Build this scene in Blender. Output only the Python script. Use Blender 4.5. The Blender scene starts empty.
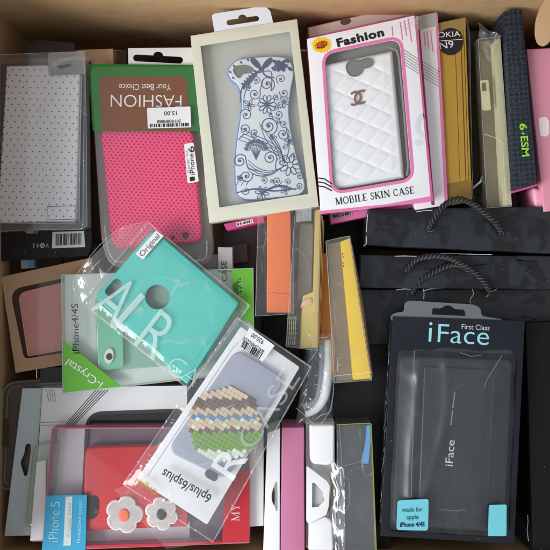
import bpy, bmesh, math, random
from mathutils import Vector, Matrix, Euler, noise, geometry
random.seed(7)
S = bpy.context.scene
COL = S.collection
H = 0.75                       # camera height above the mean top of the goods (metres)
PI = math.pi
rad = math.radians

# ------------------------------------------------------------------ materials
def lin(c):
    return tuple(((v/255)/12.92 if v/255 <= .04045 else ((v/255+.055)/1.055)**2.4) for v in c)
MATS = {}
def nt_new(name):
    m = bpy.data.materials.new(name); m.use_nodes = True
    nt = m.node_tree; nt.nodes.clear()
    return m, nt
def N(nt, t, ins=None, **kw):
    n = nt.nodes.new(t)
    for k, v in kw.items(): setattr(n, k, v)
    for k, v in (ins or {}).items():
        if hasattr(v, 'outputs'): nt.links.new(v.outputs[0], n.inputs[k])
        elif hasattr(v, 'node'): nt.links.new(v, n.inputs[k])
        else: n.inputs[k].default_value = v
    return n
def math_(nt, op, a, b=None, c=None):
    ins = {0: a}
    if b is not None: ins[1] = b
    if c is not None: ins[2] = c
    return N(nt, 'ShaderNodeMath', ins, operation=op).outputs[0]
def mixcol(nt, fac, a, b, mode='MIX'):
    n = nt.nodes.new('ShaderNodeMix'); n.data_type = 'RGBA'; n.blend_type = mode
    for i, v in ((0, fac), (6, a), (7, b)):
        if hasattr(v, 'node'): nt.links.new(v, n.inputs[i])
        else: n.inputs[i].default_value = v
    return n.outputs[2]
def c4(c): return tuple(lin(c)) + (1,)

def M(name, col, rough=.5, mottle=.10, bump=.12, bscale=700, spec=.4, metal=0, coat=0, mscale=25,
      wave=.0, scuff=.0, pattern=None, stretch=None, dust=None):
    """paper / plastic: base colour with soft mottling, fine grain bump, optional large waviness and scuffs"""
    if name in MATS: return MATS[name]
    m, nt = nt_new(name)
    tc = N(nt, 'ShaderNodeTexCoord').outputs['Object']
    vec = tc
    if stretch:
        mp = N(nt, 'ShaderNodeMapping', {'Vector': tc, 'Scale': stretch}); vec = mp.outputs[0]
    nz = N(nt, 'ShaderNodeTexNoise', {'Vector': vec, 'Scale': mscale, 'Detail': 6.0, 'Roughness': .65}).outputs['Fac']
    k = math_(nt, 'MULTIPLY_ADD', nz, 2*mottle, 1-mottle)
    base = c4(col)
    if pattern: base = pattern(nt, tc)
    hsv = N(nt, 'ShaderNodeHueSaturation', {'Value': k, 'Color': base}).outputs[0]
    out = hsv
    fine = N(nt, 'ShaderNodeTexNoise', {'Vector': tc, 'Scale': bscale, 'Detail': 4.0, 'Roughness': .6}).outputs['Fac']
    r = math_(nt, 'MULTIPLY_ADD', nz, .25, rough-.12)
    if scuff:
        s = N(nt, 'ShaderNodeTexNoise', {'Vector': N(nt, 'ShaderNodeMapping', {'Vector': tc, 'Scale': (1, .12, 1), 'Rotation': (0, 0, .7)}).outputs[0],
                                         'Scale': 420.0, 'Detail': 2.0}).outputs['Fac']
        sm = math_(nt, 'MULTIPLY', math_(nt, 'GREATER_THAN', s, .70), scuff)
        out = mixcol(nt, sm, out, (.5, .5, .5, 1))
    dust = (.35 if max(col) < 75 else .10) if dust is None else dust
    if dust:
        vo = N(nt, 'ShaderNodeTexVoronoi', {'Vector': N(nt, 'ShaderNodeMapping', {'Vector': tc, 'Scale': (1, .6, 1), 'Rotation': (0, 0, 1.1)}).outputs[0], 'Scale': 330.0})
        sel = math_(nt, 'GREATER_THAN', N(nt, 'ShaderNodeSeparateColor', {0: vo.outputs['Color']}).outputs[0], .945)
        ds = math_(nt, 'MULTIPLY', math_(nt, 'LESS_THAN', vo.outputs['Distance'], .13), sel)
        out = mixcol(nt, math_(nt, 'MULTIPLY', ds, dust), out, (.42, .41, .39, 1) if max(col) < 120 else (.16, .14, .12, 1))
    b = N(nt, 'ShaderNodeBump', {'Height': fine, 'Strength': bump, 'Distance': .0006})
    if wave:
        w = N(nt, 'ShaderNodeTexNoise', {'Vector': tc, 'Scale': 22.0, 'Detail': 2.0}).outputs['Fac']
        b = N(nt, 'ShaderNodeBump', {'Height': w, 'Strength': wave, 'Distance': .006, 'Normal': b})
    p = N(nt, 'ShaderNodeBsdfPrincipled', {'Base Color': out, 'Roughness': r, 'Metallic': metal,
                                           'Specular IOR Level': spec, 'Coat Weight': coat, 'Coat Roughness': .12, 'Normal': b})
    N(nt, 'ShaderNodeOutputMaterial', {'Surface': p})
    MATS[name] = m
    return m

def film(name, tint=(255, 255, 255), rough=.08, haze=.03, hazecol=(225, 228, 230), base=.02, gain=1.0, bump=.3, bscale=35, streak=None, var=.0, crease=0.0, cscale=26.0, cw=.018):
    """thin clear plastic: see-through, with fresnel gloss, a little milkiness and ripples"""
    if name in MATS: return MATS[name]
    m, nt = nt_new(name)
    tc = N(nt, 'ShaderNodeTexCoord').outputs['Object']
    v = tc
    if streak: v = N(nt, 'ShaderNodeMapping', {'Vector': tc, 'Scale': streak}).outputs[0]
    nz = N(nt, 'ShaderNodeTexNoise', {'Vector': v, 'Scale': bscale, 'Detail': 3.0, 'Distortion': .6}).outputs['Fac']
    b = N(nt, 'ShaderNodeBump', {'Height': nz, 'Strength': bump, 'Distance': .004})
    ge = N(nt, 'ShaderNodeNewGeometry')
    dt = N(nt, 'ShaderNodeVectorMath', {0: b, 1: ge.outputs['Incoming']}, operation='DOT_PRODUCT').outputs['Value']
    om = math_(nt, 'SUBTRACT', 1.0, math_(nt, 'MINIMUM', math_(nt, 'ABSOLUTE', dt), 1.0))
    fr = math_(nt, 'MULTIPLY_ADD', math_(nt, 'POWER', om, 5.0), .96, .04)
    fac = math_(nt, 'MULTIPLY_ADD', fr, gain, base); fac = math_(nt, 'MINIMUM', fac, .9)
    t = N(nt, 'ShaderNodeBsdfTransparent', {'Color': c4(tint)})
    g = N(nt, 'ShaderNodeBsdfGlossy', {'Color': (1, 1, 1, 1), 'Roughness': rough, 'Normal': b})
    mx = N(nt, 'ShaderNodeMixShader', {0: fac, 1: t, 2: g})
    d = N(nt, 'ShaderNodeBsdfDiffuse', {'Color': c4(hazecol), 'Normal': b})
    hz = haze
    if var:
        n2 = N(nt, 'ShaderNodeTexNoise', {'Vector': tc, 'Scale': 30.0, 'Detail': 5.0, 'Distortion': 1.0}).outputs['Fac']
        hz = math_(nt, 'MAXIMUM', math_(nt, 'MULTIPLY_ADD', n2, 2*var, haze-var), 0.0)
    if crease:
        # whitish fold lines: stress whitening, and film glints put into the haze colour
        mp_ = N(nt, 'ShaderNodeMapping', {'Vector': tc, 'Scale': (1, .45, 1), 'Rotation': (0, 0, .5)}).outputs[0]
        dn = N(nt, 'ShaderNodeTexNoise', {'Vector': tc, 'Scale': 40.0, 'Detail': 2.0}).outputs['Color']
        off = N(nt, 'ShaderNodeVectorMath', {0: mp_, 1: N(nt, 'ShaderNodeVectorMath', {0: dn, 3: .012}, operation='SCALE').outputs[0]}, operation='ADD').outputs[0]
        vo = N(nt, 'ShaderNodeTexVoronoi', {'Vector': off, 'Scale': cscale}, feature='DISTANCE_TO_EDGE').outputs['Distance']
        ln = N(nt, 'ShaderNodeMapRange', {'Value': vo, 'From Min': 0.0, 'From Max': cw, 'To Min': 1.0, 'To Max': 0.0}).outputs[0]
        brk = N(nt, 'ShaderNodeTexNoise', {'Vector': tc, 'Scale': 55.0, 'Detail': 1.0}).outputs['Fac']
        bm = N(nt, 'ShaderNodeMapRange', {'Value': brk, 'From Min': .46, 'From Max': .66}).outputs[0]
        cr = math_(nt, 'MULTIPLY', math_(nt, 'MULTIPLY', ln, bm), crease)
        hz = math_(nt, 'ADD', cr, hz)
    mx2 = N(nt, 'ShaderNodeMixShader', {0: hz, 1: mx, 2: d})
    N(nt, 'ShaderNodeOutputMaterial', {'Surface': mx2})
    MATS[name] = m
    return m

def dotgrid(nt, tc, px, py, r):
    """mask of a staggered dot lattice in the plane of the part"""
    s = N(nt, 'ShaderNodeSeparateXYZ', {0: tc})
    x, y = s.outputs[0], s.outputs[1]
    def cell(ox, oy):
        a = math_(nt, 'SUBTRACT', math_(nt, 'FRACT', math_(nt, 'ADD', math_(nt, 'DIVIDE', x, px), ox)), .5)
        b = math_(nt, 'SUBTRACT', math_(nt, 'FRACT', math_(nt, 'ADD', math_(nt, 'DIVIDE', y, py), oy)), .5)
        a = math_(nt, 'MULTIPLY', a, px); b = math_(nt, 'MULTIPLY', b, py)
        return math_(nt, 'SQRT', math_(nt, 'ADD', math_(nt, 'MULTIPLY', a, a), math_(nt, 'MULTIPLY', b, b)))
    d = math_(nt, 'MINIMUM', cell(100, 100), cell(100.5, 100.5))
    return math_(nt, 'LESS_THAN', d, r)
def dot_pattern(base, dot, px, py, r):
    def f(nt, tc): return mixcol(nt, dotgrid(nt, tc, px, py, r), c4(base), c4(dot))
    return f
def camo_pattern(a, b, scale=38):
    def f(nt, tc):
        n = N(nt, 'ShaderNodeTexNoise', {'Vector': tc, 'Scale': scale, 'Detail': 1.5, 'Distortion': .4}).outputs['Fac']
        k = N(nt, 'ShaderNodeMapRange', {'Value': n, 'From Min': .49, 'From Max': .55}).outputs[0]
        n2 = N(nt, 'ShaderNodeTexNoise', {'Vector': tc, 'Scale': scale*2.1, 'Detail': 1.0}).outputs['Fac']
        k2 = N(nt, 'ShaderNodeMapRange', {'Value': n2, 'From Min': .55, 'From Max': .6}).outputs[0]
        return mixcol(nt, math_(nt, 'MULTIPLY', k2, .5), mixcol(nt, k, c4(a), c4(b)), c4(b))
    return f
def plaid_pattern(a, b, c, p=.0042):
    def f(nt, tc):
        s = N(nt, 'ShaderNodeSeparateXYZ', {0: tc})
        x, y = s.outputs[0], s.outputs[1]
        fx = math_(nt, 'LESS_THAN', math_(nt, 'FRACT', math_(nt, 'ADD', math_(nt, 'DIVIDE', x, p), 50)), .42)
        fy = math_(nt, 'LESS_THAN', math_(nt, 'FRACT', math_(nt, 'ADD', math_(nt, 'DIVIDE', y, p), 50)), .42)
        n = N(nt, 'ShaderNodeTexNoise', {'Vector': tc, 'Scale': 900.0, 'Detail': 3.0}).outputs['Fac']
        m1 = mixcol(nt, math_(nt, 'MULTIPLY', math_(nt, 'ADD', fx, fy), .5), c4(a), c4(b))
        return mixcol(nt, math_(nt, 'GREATER_THAN', n, .60), m1, c4(c))
    return f
def stripe_pattern(base, dark, stops):
    """stripes printed along the length, at given local x positions (metres)"""
    def f(nt, tc):
        s = N(nt, 'ShaderNodeSeparateXYZ', {0: tc}); x = s.outputs[0]; m = None
        for xc, w in stops:
            t = math_(nt, 'LESS_THAN', math_(nt, 'ABSOLUTE', math_(nt, 'SUBTRACT', x, xc)), w/2)
            m = t if m is None else math_(nt, 'MAXIMUM', m, t)
        return mixcol(nt, m, c4(base), c4(dark))
    return f

CARD = M('corrugated cardboard', (190, 156, 116), .8, .13, .5, 420, .2, wave=.45, mscale=30, stretch=(.35, .35, 2.6))
CARDF = M('cardboard flap inside', (172, 140, 106), .8, .08, .35, 500, .2, wave=.3)
KRAFT = M('kraft board', (190, 156, 126), .75, .12, .3, 600, .2)
WHITE = M('white coated board', (232, 232, 234), .42, .05, .08, 600, .35, wave=.12)
WHITE2 = M('white matte board', (222, 222, 220), .6, .07, .15, 600, .3, wave=.15)
CREAM = M('cream board', (210, 208, 190), .55, .06, .15, 600, .3, wave=.12)
PINKB = M('pink print', (226, 120, 172), .42, .06, .08, 600, .35)
MAGENTA = M('dark pink board', (196, 74, 132), .5, .08, .1, 600, .3)
INK = M('black ink', (28, 26, 28), .5, .05, .05)
GREYINK = M('grey ink', (150, 150, 152), .5, .05, .05)
PALEINK = M('pale grey ink', (196, 196, 200), .5, .05, .05)
WINK = M('white ink', (232, 230, 226), .5, .04, .05)
LABELW = M('white label paper', (226, 226, 226), .6, .05, .08)
BLACKB = M('black board', (26, 26, 29), .45, .25, .12, 600, .28, wave=.2, scuff=.06)
BLACKM = M('black matte board', (15, 15, 17), .6, .25, .15, 600, .22, wave=.2)
DARKG = M('dark grey board', (58, 56, 58), .55, .15, .15)
BROWNB = M('dark brown board', (74, 56, 46), .6, .15, .15)

F_BOX = film('clear box film', crease=.16, cscale=16.0, haze=.05, bump=.25, bscale=20, var=.03)
F_WIN = film('window film', haze=.008, bump=.12, bscale=12, var=.015)
F_BAG = film('cellophane bag', crease=.5, haze=.07, bump=.7, bscale=45, rough=.14, base=.03, gain=1.3, var=.06)
F_BLI = film('blister plastic', haze=.12, bump=.25, bscale=25, rough=.12, hazecol=(180, 182, 184), var=.05)
F_EDGE = film('folded film edge', haze=.16, bump=.8, bscale=90, rough=.15, base=.07, gain=1.4, var=.20)
F_WHITE = film('frosted white print', haze=.42, bump=.1, rough=.3, hazecol=(235, 240, 240))
F_FAINT = film('faint white print', haze=.36, bump=.1, rough=.3, hazecol=(225, 238, 238))
F_TAB = film('clear hang tab plastic', haze=.15, bump=.3, rough=.15, hazecol=(190, 192, 194), base=.06, var=.08)
F_GREY = film('grey hang tab plastic', haze=.55, bump=.2, rough=.2, hazecol=(120, 128, 132), base=.05, var=.08)
F_SMOKE = film('smoky hard plastic', tint=(190, 190, 188), haze=.30, hazecol=(128, 122, 118), rough=.15, base=.06, gain=1.3, bump=.2, var=.08)

# ------------------------------------------------------------------ placing
CAM = Vector((0, 0, H))
def ray(px, py): return Vector(((px-275)/1000, (275-py)/1000, -H))
def world(px, py, z):
    d = ray(px, py); return CAM + d*((H-z)/H)
class Frame:
    """where a thing stands: its base point, its turn and its lean; the top face lies t above the base"""
    def __init__(s, px, py, ztop, t, rot=0, tx=0, ty=0):
        s.R = Euler((0, 0, rad(rot))).to_matrix() @ Euler((rad(tx), rad(ty), 0)).to_matrix()
        s.t = t
        s.o = world(px, py, ztop) - s.R @ Vector((0, 0, t))
        s.Ri = s.R.inverted()
    def l(s, px, py, z=None):
        z = s.t if z is None else z
        c = s.Ri @ (CAM - s.o); d = s.Ri @ ray(px, py)
        k = (z - c.z)/d.z
        q = c + d*k
        return (q.x, q.y)
    def ls(s, pts, z=None): return [s.l(x, y, z) for x, y in pts]
    def mat(s): return Matrix.Translation(s.o) @ s.R.to_4x4()

# ------------------------------------------------------------------ polygons
def area(p): return sum(p[i][0]*p[(i+1) % len(p)][1]-p[(i+1) % len(p)][0]*p[i][1] for i in range(len(p)))/2
def ccw(p): return list(p) if area(p) > 0 else list(p)[::-1]
def rnd(p, r, n=6):
    """round the corners of polygon p; r one radius or one per corner"""
    p = list(p); L = len(p); out = []
    rs = r if isinstance(r, (list, tuple)) else [r]*L
    for i in range(L):
        a, b, c = Vector(p[i-1]), Vector(p[i]), Vector(p[(i+1) % L])
        ri = rs[i]
        u, v = a-b, c-b
        k = min(ri, u.length*.49, v.length*.49)
        if k < 1e-5: out.append(tuple(b)); continue
        u.normalize(); v.normalize()
        p0, p1 = b+u*k, b+v*k
        for j in range(n+1):
            t = j/n
            q = p0*(1-t)**2 + b*2*t*(1-t) + p1*t*t
            out.append((q.x, q.y))
    return out
def inset(p, d):
    """move a CCW outline inwards by d"""
    L = len(p); out = []
    for i in range(L):
        a, b, c = Vector(p[i-1]), Vector(p[i]), Vector(p[(i+1) % L])
        e1, e2 = b-a, c-b
        if e1.length < 1e-9: e1 = e2
        if e2.length < 1e-9: e2 = e1
        n1 = Vector((-e1.y, e1.x)).normalized(); n2 = Vector((-e2.y, e2.x)).normalized()
        m = n1+n2
        if m.length < 1e-6: m = n1
        m.normalize()
        k = d/max(.45, m.dot(n1))
        q = b+m*k; out.append((q.x, q.y))
    return out
def wob(p, amp=.0003, seg=.008):
    """card edges are never ruler straight: break them up and bow them a little"""
    out = []
    for i in range(len(p)):
        a, b = Vector(p[i]), Vector(p[(i+1) % len(p)]); L = (b-a).length; n = max(1, min(24, int(L/seg)))
        if n < 4: out.append(tuple(a)); continue
        d = (b-a)/L; nn = Vector((-d.y, d.x)); sd = random.uniform(0, 90)
        for k in range(n):
            t = k/n; w = math.sin(PI*t)**.5
            q = a+(b-a)*t+nn*(amp*w*(noise.noise(Vector((t*L*30, sd, 0)))*1.6+noise.noise(Vector((t*L*160, sd, 5)))*.6))
            out.append((q.x, q.y))
    return out
def ell(cx, cy, rx, ry=None, n=28, rot=0):
    ry = rx if ry is None else ry
    c, s = math.cos(rot), math.sin(rot)
    return [(cx+rx*math.cos(a)*c-ry*math.sin(a)*s, cy+rx*math.cos(a)*s+ry*math.sin(a)*c) for a in [2*PI*i/n for i in range(n)]]
def lerp(a, b, t): return (a[0]+(b[0]-a[0])*t, a[1]+(b[1]-a[1])*t)
def catmull(pts, n=8):
    P = [Vector(p) for p in pts]; out = []
    for i in range(len(P)-1):
        p0 = P[max(i-1, 0)]; p1 = P[i]; p2 = P[i+1]; p3 = P[min(i+2, len(P)-1)]
        for j in range(n):
            t = j/n
            out.append(.5*((2*p1)+(p2-p0)*t+(2*p0-5*p1+4*p2-p3)*t*t+(3*p1-p0-3*p2+p3)*t**3))
    out.append(P[-1]); return out
def smooth_poly(pts, n=6):
    P = [Vector(p) for p in pts]; L = len(P); out = []
    for i in range(L):
        p0, p1, p2, p3 = P[i-1], P[i], P[(i+1) % L], P[(i+2) % L]
        for j in range(n):
            t = j/n
            q = .5*((2*p1)+(p2-p0)*t+(2*p0-5*p1+4*p2-p3)*t*t+(3*p1-p0-3*p2+p3)*t**3)
            out.append((q.x, q.y))
    return out

# ------------------------------------------------------------------ mesh builder
class MB:
    def __init__(s): s.bm = bmesh.new(); s.mi = 0
    def face(s, vs):
        try:
            f = s.bm.faces.new(vs); f.material_index = s.mi; return f
        except ValueError: return None
    def loft(s, poly, prof, cap0=True, cap1=True):
        """outline raised through (z, inset) rings"""
        poly = ccw(poly); rings = []
        for z, d in prof:
            q = inset(poly, d) if d else poly
            rings.append([s.bm.verts.new((x, y, z)) for x, y in q])
        n = len(poly)
        for a, b in zip(rings, rings[1:]):
            for i in range(n): s.face((a[i], a[(i+1) % n], b[(i+1) % n], b[i]))
        def cap(r, flip):
            tris = geometry.tessellate_polygon([[v.co for v in r]])
            for t in tris: s.face([r[i] for i in (t if not flip else t[::-1])])
        if cap0: cap(rings[0], True)
        if cap1: cap(rings[-1], False)
        return s
    def slab(s, outer, z0, z1, holes=(), bev=0.0, bottom=True):
        """plate with openings; bev rounds the upper rim"""
        outer = ccw(outer); rings = []
        prof = [(z0, 0)]
        if bev:
            for k in range(5):
                a = k/4*PI/2; prof.append((z1-bev+bev*math.sin(a), bev*(1-math.cos(a))))
        else: prof.append((z1, 0))
        for z, d in prof:
            q = inset(outer, d) if d else outer
            rings.append([s.bm.verts.new((x, y, z)) for x, y in q])
        n = len(outer)
        for a, b in zip(rings, rings[1:]):
            for i in range(n): s.face((a[i], a[(i+1) % n], b[(i+1) % n], b[i]))
        ht, hb = [], []
        for h in holes:
            h = ccw(h)[::-1]
            t = [s.bm.verts.new((x, y, z1)) for x, y in h]; b = [s.bm.verts.new((x, y, z0)) for x, y in h]
            for i in range(len(h)): s.face((t[i], t[(i+1) % len(h)], b[(i+1) % len(h)], b[i]))
            ht.append(t); hb.append(b)
        for top, hs in (((rings[-1]), ht), ((rings[0]), hb)):
            if top is rings[0] and not bottom: continue
            loops = [top]+hs; flat = [v for l in loops for v in l]
            for t in geometry.tessellate_polygon([[v.co for v in l] for l in loops]): s.face([flat[i] for i in t])
        return s
    def flat(s, poly, z):
        vs = [s.bm.verts.new((x, y, z)) for x, y in ccw(poly)]
        s.face(vs); return s
        for t in geometry.tessellate_polygon([[v.co for v in vs]]): s.face([vs[i] for i in t])
        return s
    def ribbon(s, pts, w, z, closed=False):
        P = [Vector((p[0], p[1])) for p in pts]; n = len(P); L, R = [], []
        for i in range(n):
            a = P[i-1] if (i or closed) else P[i]; b = P[(i+1) % n] if (i < n-1 or closed) else P[i]
            d = b-a
            if d.length < 1e-9: d = Vector((1, 0))
            d.normalize(); nn = Vector((-d.y, d.x))
            wi = w(i/(n-1)) if callable(w) else w
            zz = z(P[i]) if callable(z) else z
            q = P[i]+nn*wi/2; L.append(s.bm.verts.new((q.x, q.y, zz)))
            q = P[i]-nn*wi/2; R.append(s.bm.verts.new((q.x, q.y, zz)))
        for i in range(n if closed else n-1):
            j = (i+1) % n; s.face((L[i], R[i], R[j], L[j]))
        return s
    def tube(s, pts, r, n=8, cap=True):
        P = [Vector(p) for p in pts]; rings = []; up = Vector((0, 0, 1))
        for i, p in enumerate(P):
            d = (P[min(i+1, len(P)-1)]-P[max(i-1, 0)]).normalized()
            a = d.cross(up)
            if a.length < 1e-4: a = d.cross(Vector((0, 1, 0)))
            a.normalize(); b = a.cross(d)
            rr = r(i/(len(P)-1)) if callable(r) else r
            rings.append([s.bm.verts.new(p+(a*math.cos(2*PI*k/n)+b*math.sin(2*PI*k/n))*rr) for k in range(n)])
        for a, b in zip(rings, rings[1:]):
            for k in range(n): s.face((a[k], a[(k+1) % n], b[(k+1) % n], b[k]))
        if cap: s.face(rings[0][::-1]); s.face(rings[-1])
        return s
    def grid(s, quad, nx, ny, zf):
        """sheet over the four local corners (tl,tr,br,bl); zf(u,v,x,y) gives its height"""
        V = []
        for j in range(ny+1):
            row = []
            for i in range(nx+1):
                u, v = i/nx, j/ny
                x, y = lerp(lerp(quad[0], quad[1], u), lerp(quad[3], quad[2], u), v)
                r = zf(u, v, x, y)
                if isinstance(r, tuple): row.append(s.bm.verts.new(r))
                else: row.append(s.bm.verts.new((x, y, r)))
            V.append(row)
        for j in range(ny):
            for i in range(nx): s.face((V[j][i], V[j+1][i], V[j+1][i+1], V[j][i+1]))
        return s
    def build(s, name, mats, parent=None, frame=None, smooth=40, recalc=True):
        if recalc: bmesh.ops.recalc_face_normals(s.bm, faces=s.bm.faces)
        me = bpy.data.meshes.new(name); s.bm.to_mesh(me); s.bm.free()
        for m in (mats if isinstance(mats, (list, tuple)) else [mats]): me.materials.append(m)
        me.shade_smooth(); me.set_sharp_from_angle(angle=rad(smooth))
        o = bpy.data.objects.new(name, me); COL.objects.link(o)
        if parent: o.parent = parent
        if frame: o.matrix_world = frame.mat()
        return o

def tag(o, label, cat, group=None, kind=None):
    if label: o['label'] = label
    if cat: o['category'] = cat
    if group: o['group'] = group
    if kind: o['kind'] = kind
    return o
def thing(name, f, label, cat, group=None):
    o = bpy.data.objects.new(name, None); COL.objects.link(o); o.empty_display_size = .02
    o.matrix_world = f.mat()
    return tag(o, label, cat, group)

# ------------------------------------------------------------------ lettering
def text(par, f, s, p0, p1, h, z, m, name='lettering', bold=0.0, spacing=1.0, shear=0.0, lab=None):
    """the words s set along the baseline p0 -> p1 (photo points on the thing's face), cap height h"""
    cu = bpy.data.curves.new('t', 'FONT'); cu.body = s; cu.space_character = spacing; cu.offset = bold; cu.shear = shear
    cu.resolution_u = 4
    ob = bpy.data.objects.new('t', cu); COL.objects.link(ob)
    dg = bpy.context.evaluated_depsgraph_get()
    me = bpy.data.meshes.new_from_object(ob.evaluated_get(dg))
    bpy.data.objects.remove(ob); bpy.data.curves.remove(cu)
    xs = [v.co.x for v in me.vertices]; ys = [v.co.y for v in me.vertices]
    x0, x1, y1 = min(xs), max(xs), max(ys)
    a, b = Vector(f.l(*p0, z)), Vector(f.l(*p1, z))
    d = b-a; L = d.length; d.normalize(); n = Vector((-d.y, d.x))
    hh = h/1000*(H-(f.o.z+z))/H
    for v in me.vertices:
        u = (v.co.x-x0)/(x1-x0)*L; w = v.co.y/y1*hh
        q = a+d*u+n*w; v.co = (q.x, q.y, z)
    me.name = name; me.materials.append(m)
    o = bpy.data.objects.new(name, me); COL.objects.link(o); o.parent = par
    if lab: o['label'] = lab
    return o
TH, TN = .15, .06
SERIF = {   # (width, strokes)
 'M': (1.05, [(((.12, 0), (.12, 1)), TN), (((.12, 1), (.5, .05)), TH), (((.5, .05), (.88, 1)), TN), (((.88, 0), (.88, 1)), TH), (((0, .03), (.24, .03)), TN), (((.74, .03), (1.02, .03)), TN), (((0, .97), (.16, .97)), TN), (((.85, .97), (1.02, .97)), TN)]),
 'O': (.9, 'ring'),
 'B': (.75, [(((.17, 0), (.17, 1)), TH), (((.05, .97), (.45, .97), (.58, .88), (.6, .75), (.56, .6), (.45, .53), (.17, .53)), .08), (((.45, .53), (.62, .46), (.68, .28), (.62, .1), (.45, .03), (.05, .03)), .09)]),
 'I': (.42, [(((.21, 0), (.21, 1)), TH), (((.06, .03), (.36, .03)), TN), (((.06, .97), (.36, .97)), TN)]),
 'L': (.68, [(((.18, 0), (.18, 1)), TH), (((.05, .97), (.33, .97)), TN), (((.05, .03), (.62, .03), (.64, .26)), TN)]),
 'E': (.72, [(((.18, 0), (.18, 1)), TH), (((.05, .97), (.62, .97), (.63, .78)), TN), (((.05, .03), (.65, .03), (.67, .24)), TN), (((.18, .52), (.46, .52), (.46, .42)), TN)]),
 'S': (.62, [(((.52, .75), (.5, .9), (.3, .97), (.12, .86), (.14, .68), (.34, .53), (.52, .36), (.52, .15), (.32, .03), (.12, .1), (.08, .28)), .1)]),
 'K': (.85, [(((.17, 0), (.17, 1)), TH), (((.05, .03), (.32, .03)), TN), (((.05, .97), (.32, .97)), TN), (((.2, .45), (.7, .97)), TN), (((.35, .6), (.78, .03)), TH), (((.58, .97), (.82, .97)), TN), (((.62, .03), (.86, .03)), TN)]),
 'N': (.92, [(((.14, 0), (.14, 1)), TN), (((.12, 1), (.78, .02)), TH), (((.78, 0), (.78, 1)), TN), (((.02, .03), (.28, .03)), TN), (((.66, .97), (.9, .97)), TN)]),
 'C': (.82, [(((.7, .74), (.66, .9), (.45, .97), (.22, .86), (.12, .5), (.22, .14), (.45, .03), (.66, .1), (.74, .26)), .1)]),
 'A': (.9, [(((.1, 0), (.44, 1)), TN), (((.44, 1), (.78, 0)), TH), (((.24, .34), (.62, .34)), TN), (((0, .03), (.24, .03)), TN), (((.64, .03), (.9, .03)), TN)]),
 'Y': (.85, [(((.42, 0), (.42, .5)), TH), (((.42, .48), (.12, 1)), TH), (((.42, .48), (.72, 1)), TN), (((.28, .03), (.56, .03)), TN), (((0, .97), (.26, .97)), TN), (((.6, .97), (.84, .97)), TN)]),
}
def serif(par, f, s, p0, p1, h, z, m, name='lettering'):
    a, b = Vector(f.l(*p0, z)), Vector(f.l(*p1, z)); d = b-a; L = d.length; d.normalize(); n = Vector((-d.y, d.x))
    tot = sum(SERIF[c][0]+.06 if c != ' ' else .4 for c in s); sx = L/tot; sy = h/1000*(H-(f.o.z+z))/H
    mb = MB(); x = 0; k = 0
    def T(p): q = a+d*((x+p[0])*sx)+n*(p[1]*sy); return (q.x, q.y)
    for c in s:
        if c == ' ': x += .4; continue
        w, st = SERIF[c]
        if st == 'ring':
            st = [([(.45+.36*math.cos(t), .5+.46*math.sin(t)) for t in [2*PI*i/20 for i in range(21)]], .1)]
        for pl, wd in st:
            mb.ribbon([T(p) for p in pl], wd*sy, z+k*1e-6); k += 1
        x += w+.06
    return mb.build(name, m, par)
def barcode(par, f, quad, z, m=None, name='barcode', n=34):
    q = f.ls(quad, z); mb = MB(); x = 0; rng = random.Random(n+int(quad[0][0]))
    t = 0.0
    while t < 1:
        w = rng.choice((.5, .5, 1, 1, 1.6))/n; g = rng.choice((.5, .8, 1.2))/n
        t1 = min(1, t+w)
        mb.flat([lerp(q[0], q[1], t), lerp(q[0], q[1], t1), lerp(q[3], q[2], t1), lerp(q[3], q[2], t)], z)
        t = t1+g
    return mb.build(name, m or INK, par)
def plate(par, f, pts, z, m, name, r=0, th=.0003, holes=(), lab=None):
    """a thin printed patch, sticker or card on a thing's face"""
    p = f.ls(pts, z)
    if r: p = rnd(p, r/1000)
    o = MB().slab(p, z-th, z, [f.ls(h, z) for h in holes]).build(name, m, par)
    if lab: o['label'] = lab
    return o
def lines(par, f, segs, w, z, m, name='stripes'):
    mb = MB()
    for k, sg in enumerate(segs): mb.ribbon(f.ls(sg, z), w/1000, z+k*2e-6)
    return mb.build(name, m, par)
def nz(x, y, s, seed=0): return noise.noise(Vector((x*s, y*s, seed*3.7)))
def euro(c, ang, w, h, bump):
    """hang-hole outline (photo points): slot with a raised middle"""
    ca, sa = math.cos(rad(ang)), math.sin(rad(ang))
    P = []
    for k in range(9): a = PI/2+PI*k/8; P.append((-w/2+h/2+h/2*math.cos(a), h/2*math.sin(a)))
    for k in range(9): a = -PI/2+PI*k/8; P.append((w/2-h/2+h/2*math.cos(a), h/2*math.sin(a)))
    for k in range(9): a = PI*k/8; P.append((bump*math.cos(a), h/2+bump*.8*math.sin(a)))
    return [(c[0]+x*ca-y*sa, c[1]-x*sa-y*ca) for x, y in P]

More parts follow.
